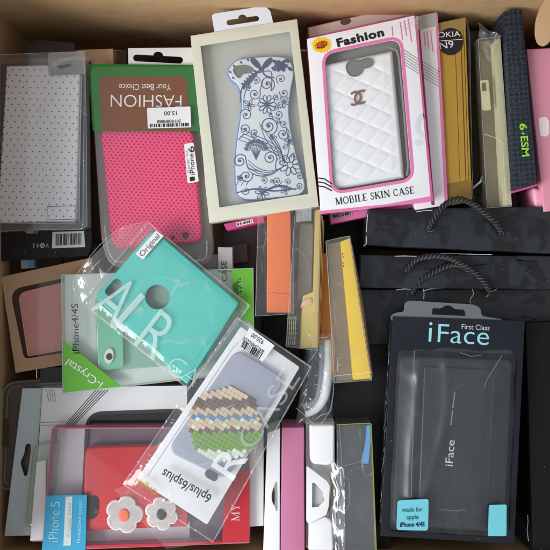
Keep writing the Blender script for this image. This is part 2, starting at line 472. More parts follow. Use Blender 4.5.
# ------------------------------------------------------------------ package kinds
def solid(name, f, pts, m, label, cat, bev=.0008, r=0.0, group=None, sub=None):
    """a closed carton seen from above: a body of thickness f.t whose top face has the given outline"""
    t = thing(name, f, label, cat, group)
    p = ccw(f.ls(pts))
    if r: p = rnd(p, r/1000)
    MB().slab(wob(p), 0, f.t, bev=bev).build('body', m, t)
    return t
def window_box(name, f, outer, win, mats, label, cat, tray_depth=.014, r=0, wr=0, filmm=None, group=None, traym=None):
    """carton with a die-cut window: walls, front panel, tray and window film"""
    t = thing(name, f, label, cat, group)
    o = ccw(f.ls(outer))
    if r: o = rnd(o, r/1000)
    o = wob(o, .00035)
    w = f.ls(win)
    if wr: w = rnd(w, wr/1000 if not isinstance(wr, (list, tuple)) else [q/1000 for q in wr])
    T = f.t
    MB().slab(o, T-.0009, T, [w], bev=.0003).build('front_panel', mats[0], t)
    MB().slab(inset(o, .0003), T-.0245 if T > .026 else .0006, T-.0010, [inset(o, .0013)]).build('side_wall', mats[1], t)
    wi = inset(ccw(w), -.003)
    MB().slab(inset(o, .0016), 0, T-tray_depth-.002).build('base_tray', traym or mats[2], t)
    MB().flat(wi, T-.0013).build('window_film', filmm or F_WIN, t)
    return t
def clear_box(name, f, pts, label, cat, group=None, edge=True, m=None, r=0.0, ew=.62):
    """folded clear plastic box: film walls and lid, whitish folded edges"""
    t = thing(name, f, label, cat, group)
    p = ccw(f.ls(pts))
    if r: p = rnd(p, r/1000)
    MB().slab(p, 0.0004, f.t, bev=.0006).build('clear_wall', m or F_BOX, t)
    if edge:
        mb = MB()
        for i in range(len(p)):
            a, b = p[i], p[(i+1) % len(p)]
            mb.tube([(a[0], a[1], f.t), (lerp(a, b, .5)[0]+random.uniform(-1, 1)*.0004, lerp(a, b, .5)[1]+random.uniform(-1, 1)*.0004, f.t+.0002), (b[0], b[1], f.t)], ew*.0005, 6)
            mb.tube([(a[0], a[1], f.t), (a[0], a[1], .001)], ew*.00045, 6)
        mb.build('folded_edge', F_EDGE, t)
    return t
def case_slab(name, f, pts, m, label, r, bev=.003, holes=(), cat='phone case', smoothp=False, rim=None):
    t = thing(name, f, label, cat)
    p = f.ls(pts)
    r = [q/1000 for q in r] if isinstance(r, list) else r/1000
    p = ccw([tuple(q) for q in (smooth_poly(p) if smoothp else rnd(p, r, 8))])
    MB().slab(p, 0, f.t, [f.ls(h) for h in holes], bev=bev).build('shell', m, t)
    return t

# =================================================================== THE CARTON
X0, X1, Y0, Y1, ZB, ZT = -.284, .300, -.286, .268, -.145, .0
fc = Frame(275, 275, ZB, 0)
carton = thing('cardboard_carton', fc, 'open brown corrugated cardboard carton holding all the phone case packages', 'carton')
def wallmesh(p0, p1, zt, thick, nrm, name, seed):
    """one carton wall with slight bowing, thick board"""
    mb = MB(); nx, nyy = 40, 16
    a, b = Vector(p0), Vector(p1); n = Vector(nrm)
    def side(off):
        V = []
        for j in range(nyy+1):
            row = []
            for i in range(nx+1):
                u, v = i/nx, j/nyy
                q = a.lerp(b, u); z = zt*v
                bow = .002*math.sin(PI*u)*v + .0012*nz(u*3, v*2, 2, seed)
                q = q + n*(bow+off) if False else q + n*(off-bow)
                row.append(mb.bm.verts.new((q.x, q.y, z)))
            V.append(row)
        return V
    A, B = side(0), side(thick)
    for W in (A, B):
        for j in range(nyy):
            for i in range(nx): mb.face((W[j][i], W[j][i+1], W[j+1][i+1], W[j+1][i]))
    for i in range(nx): mb.face((A[nyy][i], A[nyy][i+1], B[nyy][i+1], B[nyy][i]))
    for j in range(nyy):
        mb.face((A[j][0], A[j+1][0], B[j+1][0], B[j][0])); mb.face((A[j][nx], A[j+1][nx], B[j+1][nx], B[j][nx]))
    return mb.build(name, CARD, carton)
g = -ZB
wallmesh((X0-.004, Y1), (X1+.004, Y1), g+.100, .004, (0, 1), 'carton_wall', 1)
wallmesh((X0, Y0-.003), (X0, Y1+.0035), g+.085, .004, (-1, 0), 'carton_wall', 2)
wallmesh((X1, Y0-.003), (X1, Y1+.0035), g+.015, .004, (1, 0), 'carton_wall', 3)
wallmesh((X0-.004, Y0), (X1+.004, Y0), g+.005, .004, (0, -1), 'carton_wall', 4)
MB().slab([(X0, Y0), (X1, Y0), (X1, Y1), (X0, Y1)], -.004, .0005).build('carton_floor', CARD, carton)
# inward folded flap with a rounded tongue at the far right corner
ff = Frame(545, 20, .045, 0, 0, 10, -22)
p = ff.ls([(553, -12), (546, -2), (539, 9), (535, 22), (534.5, 36), (537, 44), (543, 47), (549, 43), (556, 30), (572, 10), (572, -12)])
fo = MB().slab(rnd(p, .004), -.003, 0, bev=.0006).build('corner_flap', CARDF, None)
fo.parent = carton; fo.matrix_world = ff.mat()
fo.matrix_parent_inverse = Matrix.Identity(4); fo.matrix_basis = fc.mat().inverted() @ ff.mat()

# =================================================================== LOWER LAYER, seen in the gaps
def low(name, pts, z, t, m, label, cat='box', **k):
    cx = sum(p[0] for p in pts)/len(pts); cy = sum(p[1] for p in pts)/len(pts)
    return solid(name, Frame(cx, cy, z, t), pts, m, label, cat, **k)
low('kraft_box', [(75, 50), (113, 48.5), (117, 120), (78, 122)], -.030, .06, KRAFT, 'brown kraft box edge peeping out above the green and brown card')
low('brown_box', [(-2, 246), (62, 244), (64, 300), (0, 302)], -.050, .05, BROWNB, 'dull brown box under the dusty pink case box and black barcode card')
tb = solid('silver_box', Frame(27, 261, -.040, .06), [(20, 255), (33, 254), (34, 268), (21, 269)], M('silver card', (200, 205, 210), .35), 'tiny silver box end with blue strip between black card and kraft box', 'box')
plate(tb, Frame(27, 261, -.040, .06), [(27, 255.2), (32.5, 255), (33.3, 267), (28, 267.4)], .0604, M('sky blue print', (120, 190, 235), .4), 'blue_strip')
low('dark_box', [(62, 246), (96, 243), (104, 290), (66, 292)], -.045, .06, BROWNB, 'dark brown box in the gap left of the teal pouch')
low('black_box', [(222, 224), (262, 216), (266, 345), (230, 350)], -.045, .06, DARKG, 'dark grey box at the bottom of the gap left of the orange box')
low('black_box', [(262, 312), (300, 310), (306, 430), (262, 432)], -.040, .06, BLACKM, 'black box down in the gap below the orange box')
low('black_box', [(322, 340), (392, 330), (390, 560), (330, 560)], -.030, .07, BLACKB, 'tall black box standing between the yellow clear boxes and dark blister pack')
low('black_box', [(318, 214), (366, 205), (366, 300), (322, 300)], -.050, .05, BLACKM, 'black box in shadow under the bottom of the white quilted case box')
low('brown_box', [(462, 30), (500, 30), (520, 225), (470, 225)], -.045, .06, BROWNB, 'brown box in the gap right of the gold striped box')
low('white_box', [(248, 420), (263.5, 420), (263.5, 526), (249, 527)], -.010, .07, WHITE2, 'narrow plain white box under the right edge of the pixel mosaic pouch')
low('grey_box', [(40, 368), (66, 367), (66, 382), (40, 383)], -.028, .04, DARKG, 'dark box edge below the dusty pink case box')

# white tab behind pink mesh pack
f = Frame(160, 58, -.016, .0009, 1)
t = thing('hang_card', f, 'white card with a black hang slot behind the pink mesh case pack', 'card')
MB().slab(f.ls([(128, 48), (193, 47.5), (194, 100), (129, 100)]), 0, f.t, [f.ls(euro((158, 59), -3, 50, 7, 5))], bev=.0002).build('card', WHITE2, t)
low('black_box', [(126, 50), (200, 50), (200, 120), (126, 120)], -.034, .05, BLACKM, 'black box showing through the hang slot of the white card')

# =================================================================== DOTTED CASE PACK (upper left)
f = Frame(43, 150, -.026, .004, -1.5)
t = thing('backing_card', f, 'black backing card with barcode and three white symbols, upper left corner', 'card')
MB().slab(rnd(f.ls([(-8, 64), (90, 61), (92, 246), (88, 256), (-10, 262)]), .002), 0, f.t, bev=.0006).build('card', BLACKB, t)
plate(t, f, [(23, 64), (23, 50), (27, 43), (40, 39), (50, 41), (75, 43), (76, 64)], .0038, M('dark film tab', (52, 42, 42), .3, .2, .2), 'hang_tab', r=2, th=.0012)
s = plate(t, f, [(52.5, 232), (84, 231), (85, 247), (52, 248.3)], f.t+.0004, LABELW, 'barcode_label')
barcode(s, f, [(55, 234), (82.5, 233), (83, 244.5), (55, 245.5)], f.t+.0007)
mb = MB()
for k, cx in enumerate((35.2, 39.0)):
    a = [(cx+1.9*math.cos(q), 245.5+2.3*math.sin(q)) for q in [rad(110+14*i) for i in range(11)]]
    mb.ribbon(f.ls(a), .0006, f.t+.0003)
mb.ribbon(f.ls([(38, 245.5), (39.6, 245.5)]), .0006, f.t+.00032)
mb.ribbon(f.ls(ell(42.5, 245.5, 1.8, 2.1, 14)), .0009, f.t+.0003, True)
mb.ribbon(f.ls([(41.3, 247), (43.8, 244)]), .0007, f.t+.00034)
mb.ribbon(f.ls([(46, 247), (48.6, 247), (47.3, 243.6)]), .0007, f.t+.0003, True)
mb.build('symbols', PALEINK, t)
fb = Frame(43, 140, -.008, .0165, -1.5)
t = clear_box('clear_box', fb, [(-6, 55), (85, 51.5), (87, 226), (80, 229), (34, 230), (32, 233), (27, 233), (25, 230), (-8, 232)], 'clear plastic box around the white dotted case, upper left', 'clear box')
plate(t, fb, [(48, 53), (84, 51), (86, 74), (49, 75)], .0168, F_TAB, 'hang_tab', r=3, holes=[[(57, 66), (70, 63.5), (72, 66), (60, 69)]])
mb = MB()
for pts in ([(82, 75), (80, 150), (79.5, 222)], [(84.5, 60), (84, 140), (83, 226)]): mb.ribbon(fb.ls(pts), .0009, .0171)
mb.ribbon(fb.ls([(-4, 223), (40, 223.5), (76, 223)]), .001, .0171)
mb.ribbon(fb.ls([(52, 66), (62, 61), (76, 58)]), .004, .01715)
mb.build('moulded_rib', F_EDGE, t)
DOTM = M('white dotted plastic', (205, 205, 208), .4, .05, .05, pattern=dot_pattern((228, 228, 232), (30, 30, 38),   .0074, .0118, .00070))
f = Frame(40, 140, -.010, .010, -1.5)
t = thing('phone_case', f, 'white phone case with fine black dots in clear box, upper left', 'phone case')
MB().slab(rnd(f.ls([(6.5, 66), (48, 65), (49, 75), (80, 74), (76, 221), (-3, 222.5)]), [.001, .001, .0005, .001, .005, .004]), 0, f.t, bev=.0012).build('shell', DOTM, t)
mb = MB(); mb.ribbon(f.ls([(47.5, 206.5), (75.5, 205.8), (75.2, 219.2), (47.2, 220)]), .0006, f.t+.0003, True)
mb.build('printed_frame', INK, t)
mb = MB()
for k in range(22): y = 72+k*6.9; x = 6.2-(y-66)/156*9.3; mb.flat(f.ls(ell(x+.9, y, 1.0, .7, 8, .6)), f.t+.0003)
mb.build('edge_dot', INK, t)

# =================================================================== PINK MESH CASE PACK
f = Frame(150, 160, -.008, .016, -3)
t = thing('blister_pack', f, 'clear blister pack with green and brown card, price label on it', 'blister pack')
outl = f.ls([(88, 64), (193, 65), (198, 67), (213, 246), (212, 260), (204, 266), (112, 268), (103, 256), (99, 236)])
MB().slab(rnd(outl, [.007, .002, .004, .003, .008, .008, .014, .008, .004]), 0, .0008, bev=.0002).build('backing_card', M('grey card back', (120, 116, 112), .5, .1), t)
MB().loft(rnd(outl, .006), [(.001, 0), (.009, .0006), (.0105, .0012), (.0112, .0022)], cap0=False, cap1=False).build('blister_flange', F_BLI, t)
GREENC = M('green print', (16, 108, 24), .5, .07, .06); BROWNC = M('brown print', (122, 64, 18), .5, .07, .06)
zc = .0112
g_ = plate(t, f, [(88.5, 64), (193, 65), (196.5, 69), (203, 131), (93, 131)], zc, GREENC, 'header_card', th=.0006)
plate(t, f, [(99.5, 77), (186, 76.5), (191, 129.6), (102, 129.8)], zc+.0003, BROWNC, 'brown_panel', r=4, th=.0002).data
text(g_, f, 'FASHION', (181.5, 95.2), (110.8, 94.6), 12.2, zc+.0006, WINK, bold=-.008)
text(g_, f, 'Your Best Choice', (171, 84.2), (119, 83.8), 6.2, zc+.0006, WINK)
MB().slab(rnd(inset(ccw(outl), .0012), .008), f.t-.0030, f.t-.0014, bev=.0013, bottom=False).build('blister_lid', film('blister lid', haze=.006, bump=.25, rough=.1, var=.008), t)
mb = MB()
ins = rnd(inset(ccw(outl), .006), .012)
ylim = f.l(150, 136)[1]; ins = [q for q in ins if q[1] < ylim]; k0 = max(range(len(ins)), key=lambda i: (Vector(ins[i])-Vector(ins[i-1])).length); ins = ins[k0:]+ins[:k0]
mb.tube([(x, y, f.t-.0016) for x, y in ins], .0008, 6)
mb.build('blister_ridge', F_EDGE, t)
s = plate(t, f, [(147, 108), (190.3, 106.5), (191.2, 127.3), (147.8, 128.5)], f.t-.0008, LABELW, 'price_label', r=1)
text(s, f, '15.00', (176.5, 111.2), (164, 111.4), 4.0, f.t-.0005, INK)
text(s, f, '2018080888', (181, 119.6), (157, 120), 3.2, f.t-.0005, INK)
barcode(s, f, [(150, 124), (189, 122.8), (189.3, 126.2), (150, 127.4)], f.t-.0005)
s = plate(t, f, [(184, 144), (193.5, 142.5), (198.8, 181.5), (187.5, 183.5)], f.t-.0006, LABELW, 'device_label', r=1.6)
text(s, f, 'iPhone', (194.9, 175), (193.2, 153.5), 4.6, f.t-.0003, INK)
text(s, f, '6', (194.6, 152), (193.4, 145.8), 6.0, f.t-.0003, INK)
text(s, f, 'Design for', (189.8, 173), (187.5, 150), 2.0, f.t-.0003, GREYINK)
MB().slab(rnd(f.ls([(189.6, 177), (194.4, 176.4), (194.9, 180.6), (190.1, 181.3)]), .0008), f.t-.0005, f.t-.0003).build('device_icon', INK, s)
PINKD = M('pink mesh plastic', (250, 70, 124), .38, .04, .05, pattern=dot_pattern((250, 72, 126), (140, 14, 54),   .0046, .0061, .00088))
PINKS = M('pink plastic', (250, 72, 126), .38, .04, .05)
f2 = Frame(152, 190, -.0165, .008, -3)
case = thing('phone_case', f2, 'hot pink phone case with rows of tiny holes in the blister pack', 'phone case')
p = ccw(rnd(f2.ls([(100, 126), (192, 125), (202.5, 242), (112, 249)]), [.012]*4, 8))
MB().slab(p, 0, f2.t, [f2.ls(ell(185.5, 235.5, 3.6)), f2.ls(ell(173, 237.5, 2.1))], bev=.003).build('shell', PINKD, case)
MB().slab(inset(p, .004), -.0012, -.0004).build('lining', M('dark lining', (60, 20, 32), .7), case)
mb = MB(); q = inset(p, .0004); mb.tube([(x, y, .0035) for x, y in q+[q[0]]], .0009, 6); mb.build('rim', PINKS, case)

# =================================================================== FLORAL CASE BOX
f = Frame(255, 120, .004, .026, 5.5)
TRAYG = M('grey beige tray', (190, 189, 178), .55, .06, .1)
box = window_box('window_box', f, [(190.5, 35.8), (297, 19), (318.7, 206.5), (209.3, 223)],
    [(200.5, 46), (290, 31.5), (308.3, 194), (219.5, 207.5)], (CREAM, CREAM, TRAYG),
    'cream window box with white hang tab holding the blue floral case', 'window box', tray_depth=.0075,
    filmm=film('box window film', crease=.06, cscale=12.0, haze=.09, hazecol=(205, 210, 205), bump=.15, bscale=10, var=.04))
HT = M('bluish white tab', (222, 226, 236), .4, .03, .05)
plate(box, f, [(211.5, 14), (264, 6), (270, 10), (274, 26), (215, 36)], f.t-.0012, HT, 'hang_tab', r=4, th=.0009, holes=[euro((242.8, 20.5), 8.5, 33, 5.6, 4.2)])
fl = Frame(265, 128, .0015, .009, 5.5)
FW = M('bluish white gloss plastic', (218, 224, 230), .2, .03, .02, coat=.5)
FB = M('blue print', (46, 64, 116), .35, .15, .03, mscale=60); FB2 = M('deep blue print', (42, 50, 104), .35, .15, .03, mscale=60)
FBL = M('blue translucent rim', (92, 128, 196), .25, .1, .03, coat=.4)
case = thing('phone_case', fl, 'waisted white phone case with blue floral scrolls in cream window box', 'phone case')
O = smooth_poly([(231, 63.5), (238.5, 58.2), (251, 56.5), (268, 55), (284, 56), (291.5, 61), (295, 73), (292, 90), (290, 112), (293.6, 138), (301.5, 168), (306, 184), (304, 192), (296, 196.5), (272, 199), (250, 200.5), (240, 197.5), (235.5, 189), (234, 167), (236, 140), (239.5, 117), (240.6, 102), (237.2, 86), (230, 79), (226.8, 71)], 6)
p = ccw(fl.ls(O))
hole = fl.ls(smooth_poly([(233, 70), (236, 66), (244, 64.5), (251, 66), (254, 70), (250, 73), (244, 74), (240, 78), (236, 76)], 5))
MB().slab(p, 0, .0075, bev=.002).build('blue_rim', FBL, case)
MB().slab(inset(p, .0014), .0076, .009, [hole], bev=.0011).build('shell', FW, case)
MB().slab(inset(ccw(hole), -.0004), .0076, .0078).build('camera_opening', M('camera grey', (112, 110, 104), .5), case)
mb = MB(); mb.mi = 0; ZF = .0092
def curve(pts, w=.8, dz=0): mb.ribbon(fl.ls(catmull(pts, 8), ZF), (lambda t: w/1000*(.35+.65*math.sin(PI*min(1, t*.9+.1)))), ZF+dz)
def spiral(cx, cy, r, a0, turns=1.6, d=1, w=.8, tail=None):
    P = []
    n = int(22*turns)
    for i in range(n+1):
        t = i/n; rr = r*(1-t)**.8+.25*t; a = rad(a0)+d*2*PI*turns*t
        P.append((cx+rr*math.cos(a), cy+rr*math.sin(a)))
    if tail: P = [tuple(q) for q in catmull([tail[0]]+list(tail[1:])+[P[0]], 6)]+P
    mb.ribbon(fl.ls(P, ZF), w/1000, ZF); mb.flat(fl.ls(ell(cx, cy, r*.16+.3, n=8), ZF), ZF+.00003)
def flower(cx, cy, r, n=8, rot=0, w=.7, core=True):
    for k in range(n):
        a = rad(rot)+2*PI*k/n
        mb.ribbon(fl.ls(ell(cx+r*.62*math.cos(a), cy+r*.62*math.sin(a), r*.38, r*.2, 14, a), ZF), w/1000, ZF, True)
    if core: mb.flat(fl.ls(ell(cx, cy, r*.22, n=10), ZF), ZF+.00002)
# big scrolls
spiral(267, 84, 8, 60, 1.7, -1, .9, [(258, 73), (271, 72)]); spiral(254.5, 94, 6, -30, 1.6, 1, .8, [(263, 80)])
spiral(281, 79, 5, 120, 1.5, 1, .7); spiral(284, 93, 4.6, 200, 1.5, -1, .7); spiral(276, 97, 3.4, 20, 1.4, 1, .7)
spiral(244.5, 129, 5.6, 100, 1.6, -1, .8, [(238, 140), (241, 137)]); spiral(246, 115, 6, 200, 1.5, 1, .8); spiral(254.5, 133, 4.6, 40, 1.5, 1, .8)
spiral(268.5, 126, 9.5, 80, 1.9, -1, 1.0, [(285, 164), (280, 150), (272, 138)]); spiral(283, 134, 6.6, 300, 1.6, 1, .8, [(286, 160), (289, 147)])
spiral(278.5, 114.5, 4.6, 150, 1.5, -1, .7); spiral(284, 124, 4, 40, 1.4, 1, .7); spiral(284.5, 147, 3.2, 250, 1.3, 1, .6)
spiral(240, 161, 7, -40, 1.6, -1, .9, [(262, 172), (254, 170), (248, 168)]); spiral(270, 158, 7, 30, 1.8, -1, .9, [(284, 166), (276, 170)])
spiral(246, 176, 6.6, -20, 1.6, 1, .9, [(276, 172), (262, 176)]); spiral(246, 191, 4.2, 200, 1.4, -1, .8); spiral(277, 181, 4.6, 0, 1.7, 1, .8)
spiral(264, 180, 3.6, 90, 1.4, -1, .7); spiral(288, 182, 3.4, 180, 1.4, 1, .7); spiral(299.5, 176, 3.8, 220, 1.5, 1, .8); spiral(299, 186, 3.6, 90, 1.4, -1, .7)
PLACED = [(267, 84, 9), (254, 94, 7), (281, 79, 6), (284, 93, 5), (276, 97, 4), (244, 129, 6), (246, 115, 7), (254, 133, 5), (268, 126, 10), (283, 134, 7), (278, 114, 5), (284, 124, 4),
          (289, 145, 4), (240, 161, 7), (270, 158, 8), (246, 176, 7), (246, 191, 5), (277, 181, 5), (264, 180, 4), (288, 182, 4), (301, 175, 5), (299, 186, 4), (267, 104, 10), (290, 165, 11), (297, 140, 6),
          (249, 105, 6), (262, 193, 7), (256, 150, 11), (284, 102, 5), (281, 66, 10), (261, 68, 11), (243, 70, 9), (285, 190, 4)]
from mathutils.geometry import intersect_point_line
def inside(x, y, P):
    c = False
    for i in range(len(P)):
        (x1, y1), (x2, y2) = P[i-1], P[i]
        if (y1 > y) != (y2 > y) and x < (x2-x1)*(y-y1)/(y2-y1)+x1: c = not c
    return c and min((Vector((x, y))-intersect_point_line((x, y), P[i-1], P[i])[0].to_2d()).length for i in range(len(P))) > 2.6
rf = random.Random(11); tries = 0
while tries < 900:
    tries += 1
    x, y = rf.uniform(228, 306), rf.uniform(58, 199); r_ = rf.uniform(2.0, 4.2)
    if inside(x, y, O) and all(math.hypot(x-a, y-b) > (c+r_)*.80 for a, b, c in PLACED):
        PLACED.append((x, y, r_))
        a0 = rf.uniform(0, 360); dd = rf.choice((-1, 1)); spiral(x, y, r_, a0, rf.uniform(1.2, 1.7), dd, .7)
        if rf.random() < .6: a1 = rad(a0); curve([(x+r_*math.cos(a1), y+r_*math.sin(a1)), (x+r_*1.7*math.cos(a1+.5*dd), y+r_*1.7*math.sin(a1+.5*dd)), (x+r_*2.1*math.cos(a1+1.0*dd), y+r_*2.1*math.sin(a1+1.0*dd))], .8)
spiral(272, 181, 2.4, 0, 1.2, 1, .6); spiral(294.5, 156, 3.6, 160, 1.4, 1, .7)
for k in range(4): curve([(241-k*.6, 128+k*4), (252, 134+k*3.4), (270, 142+k*3), (281, 152+k*2), (285, 164)], .7, k*3e-5)
for k in range(3): curve([(283-k*2.4, 165-k*2), (281-k*4, 150), (274-k*4.5, 138), (262-k*1.5, 128-k*3)], .7, k*3e-5)
for k in range(4): curve([(248, 160+k*3.6), (258, 168+k*2.6), (270, 171+k*1.4), (283, 167)], .7, k*3e-5)
curve([(240, 103), (242, 88), (250, 78), (262, 70)], 1.2); curve([(243, 106), (246, 90), (256, 76)], .8)
flower(267, 104.5, 9.5, 10, 0, .8); flower(290, 165, 11, 8, 15, .9, False); flower(289.6, 141, 5, 5, 40, .8); flower(249, 105, 6, 5, 80, .7)
flower(262, 193, 7, 6, 10, .8); flower(284, 102, 6, 5, 20, .7); flower(285, 190, 5, 5, 0, .7); flower(239.6, 178, 3.2, 5, 0, .7)
# fan flower
for k in range(8):
    a = rad(188+k*164/7); mb.ribbon(fl.ls(ell(256+9*math.cos(a), 150+8*math.sin(a), 2.9, 1.7, 12, a), ZF), .0007, ZF+.00002*k, True)
    mb.flat(fl.ls(ell(256+9.4*math.cos(a), 150+8.4*math.sin(a), 1.7, 1.0, 10, a), ZF), ZF+.00003*k)
for k in range(7):
    a = rad(200+k*140/6); curve([(256+6*math.cos(a), 150+5*math.sin(a)), (256+3*math.cos(a), 154+2*math.sin(a)), (256, 160)], .7, k*2e-5)
for x in (236, 241, 246): curve([(x, 186), (x+2, 182), (x+5, 180)], .7)
mb.mi = 1
# bow and leaves at the top
for sg in (-1, 1):
    P = smooth_poly([(261.5, 69), (261.5+sg*3, 62), (261.5+sg*9, 57.5), (261.5+sg*11, 61), (261.5+sg*6, 67)], 5)
    mb.flat(fl.ls(P, ZF), ZF+.0001); 
mb.flat(fl.ls(ell(261.5, 69.5, 2.6, 2.2, 12), ZF), ZF+.00013)
curve([(260, 70), (252, 76), (246, 82), (240, 92)], 1.6, 1e-4); curve([(262, 71), (266, 76), (275, 78)], 1.4, 1e-4)
for k in range(6): x = 243+k*2.4; y = 86-k*2.6; mb.flat(fl.ls(ell(x, y-1.6, 2.3, 1.0, 8, .5), ZF), ZF+.00015+k*1e-5); mb.flat(fl.ls(ell(x+1, y+1.6, 2.3, 1.0, 8, 1.8), ZF), ZF+.00022+k*1e-5)
for k in range(6):
    a = 2*PI*k/6; mb.flat(fl.ls(ell(281+3.6*math.cos(a), 66+3.2*math.sin(a), 3.4, 2.0, 10, a), ZF), ZF+.0003+k*1e-5)
for (x, y) in ((275, 62), (287, 61), (290, 69), (274, 69)): mb.flat(fl.ls(ell(x, y, 3, 1.6, 10, .6), ZF), ZF+.0004)
for (x, y) in ((230, 72), (234, 66), (241, 62.5), (248, 60), (233, 78)): mb.flat(fl.ls(ell(x, y, 1.7, .9, 8, .7), ZF), ZF+.0001)
curve([(236, 193), (255, 189), (275, 191), (300, 188)], 1.6, 1e-4); curve([(262, 193), (278, 186), (296, 190)], 2.2, 1.2e-4)
mb.build('floral_print', [FB, FB2], case)

# =================================================================== WHITE / PINK QUILTED CASE BOXES
def deco_lines(t, f, dx, dy, z, ang=0):
    pass
# lower one
f = Frame(372, 110, -.020, .026, 6.5)
t = solid('pink_box', f, [(307.8, 27.2), (412.7, 3), (436, 203), (331, 224)], PINKB, 'pink edged box right below the white quilted case box, cream flap showing', 'box')
fz = f.t
plate(t, f, [(309, 28), (412.3, 4), (413.5, 13.5), (310, 37)], fz+.0004, M('cream flap', (214, 196, 186), .5), 'top_flap')
plate(t, f, ell(345.5, 21.5, 5.5, 3.2, 20, -.2), fz+.0007, M('shadow brown', (96, 76, 70), .7), 'hang_slot')
plate(t, f, [(331, 212.5), (351, 208.5), (352.5, 215), (332.4, 219.4)], fz+.0005, M('grey label', (160, 156, 156), .5), 'stock_label')
text(t, f, 'MAS10 MH', (333.5, 218.3), (350.5, 214.6), 4.2, fz+.0008, INK, bold=.02)
plate(t, f, [(404, 203), (419, 200.5), (419.6, 203), (404.6, 205.6)], fz+.0005, INK, 'code_strip')
# third, to the right
f = Frame(432, 105, -.006, .05, 3)
t = solid('white_box', f, [(405, 19), (436.8, 12), (446.6, 205), (415, 210)], WHITE, 'white and pink printed box squeezed between quilted case box and gold box', 'box')
plate(t, f, [(436, 28), (437.6, 12.8), (448, 205), (444.8, 205.4)], f.t+.0003, PINKB, 'pink_edge')
plate(t, f, [(418.5, 16.4), (436.4, 12.6), (437.2, 26), (419, 30)], f.t+.0004, M('grey flap', (176, 176, 176), .5), 'top_flap')
lines(t, f, [[(424, 32), (425.5, 46)], [(427, 31), (429, 49)], [(430.5, 30), (433, 52)]], .9, f.t+.0003, PINKB)
lines(t, f, [[(420, 60+k*3), (440, 72+k*3)] for k in range(6)], .5, f.t+.0003, GREYINK)
plate(t, f, [(418.5, 30), (420, 30), (434.5, 205), (431.5, 205)], f.t+.0004, M('dark rose edge', (150, 52, 92), .5), 'rose_edge')
# main one
f = Frame(370, 115, .007, .026, 6.5, 0, 0)
box = window_box('window_box', f, [(307, 38.8), (414.5, 15.3), (432.5, 201), (320.8, 213.8)],
    [(324.5, 54.5), (399.5, 38.6), (411.5, 178.5), (333.5, 191.5)], (WHITE, PINKB, M('grey case tray', (150, 146, 138), .5, .1)),
    'white and pink window box holding the white quilted case, lettering below', 'window box', wr=[11, 11, 9, 9], tray_depth=.012)
T = f.t
w = rnd(ccw(f.ls([(324.5, 54.5), (399.5, 38.6), (411.5, 178.5), (333.5, 191.5)])), .011)
mb = MB(); mb.ribbon(inset(w, -.0016), .0030, T+.0003, True); mb.build('window_border', PINKB, box)
plate(box, f, [(414.2, 15.6), (415.6, 15.6), (433.4, 201), (431, 201.3)], T+.0003, M('rose print edge', (196, 92, 146), .45), 'pink_edge')
plate(box, f, [(432.3, 201), (321, 213.7), (320.6, 211), (385, 204.5), (432, 196)], T+.00025, PINKB, 'pink_edge')
text(box, f, 'Fashion', (337.6, 46.8), (384.4, 35.6), 8.2, T+.0003, INK, bold=.045, spacing=1.12)
serif(box, f, 'MOBILE SKIN CASE', (336, 205.2), (415, 193.3), 7.2, T+.0003, INK)
mb = MB(); P = []
for k in range(36): a = 2*PI*k/36; r_ = 1 if k % 2 else .80; P.append((321.5+10.6*r_*math.cos(a-.25), 45+8.2*r_*math.sin(a)-.22*10*r_*math.cos(a)))
mb.mi = 0; mb.flat(f.ls(P), T+.0003); P = []
for k in range(28): a = 2*PI*k/28; r_ = 1 if k % 2 else .62; P.append((321.5+7.4*r_*math.cos(a), 45+4.6*r_*math.sin(a)-.25*7*r_*math.cos(a)))
mb.mi = 1; mb.flat(f.ls(P), T+.0005); mb.build('starburst', [M('yellow print', (244, 196, 30), .45), M('dark red print', (120, 26, 22), .5)], box)
text(box, f, 'NEW', (316.6, 47.8), (326.6, 45.2), 4, T+.0007, M('orange print', (236, 120, 40), .5), bold=.02)
lines(box, f, [[(392, 26), (392.7, 36)], [(400, 22), (402.5, 40)], [(404, 20), (406.6, 36)], [(408, 18.6), (411.5, 42)]], .9, T+.0003, PINKB)
lines(box, f, [[(400+k*.9, 24+k*3.2), (418, 16+k*3.4)] for k in range(3)], .4, T+.0003, PALEINK)
lines(box, f, [[(404+k*.2, 50+k*3), (418.6+k*.3, 59.5+k*3)] for k in range(6)], .6, T+.0003, GREYINK)
lines(box, f, [[(318.2, 178+k*4), (324.5, 179+k*4), (332, 184+k*3.4)] for k in range(3)], 1.1, T+.0003, INK, 'black_stripes')
mb = MB(); mb.ribbon(f.ls([(425.4+8*math.cos(rad(a)), 126+11*math.sin(rad(a))) for a in range(92, 262, 8)]), .0042, T+.0003); mb.flat(f.ls(ell(418.5, 142.5, 3.6, 3.0, 16)), T+.0003)
mb.build('ring_print', M('very pale grey ink', (212, 212, 216), .45), box)
fq = Frame(365, 120, .0030, .0085, 6.5)
QW = M('white quilted leatherette', (240, 240, 242), .42, .03, .1, 900, .4)
case = thing('phone_case', fq, 'white quilted phone case with brown interlocked emblem in pink window box', 'phone case')
quad = fq.ls([(322, 65), (392.5, 50.5), (404.5, 177.5), (333, 190)])
def quilt(u, v, x, y):
    px_, py_ = u*72, v*128
    a = (px_*.60+py_*.80)/13.2; b = (-px_*.55+py_*.84)/17.5
    da = abs((a % 1)-.5)*2; db = abs((b % 1)-.5)*2
    h = .0008*(1-da**4)*(1-db**4)
    e = min(u*72, (1-u)*72, v*128, (1-v)*128)/4.0
    e = 1-(1-min(1, e))**2
    fade = min(1, max(0, (.98-v)*14))*min(1, max(0, (v-.03)*16))*min(1, max(0, (.97-u)*8))
    return fq.t-.0025+.0025*e + h*fade + .0001*nz(x, y, 900)
r_ = .0
MB().grid(quad, 150, 260, quilt).build('quilted_back', QW, case, smooth=80)
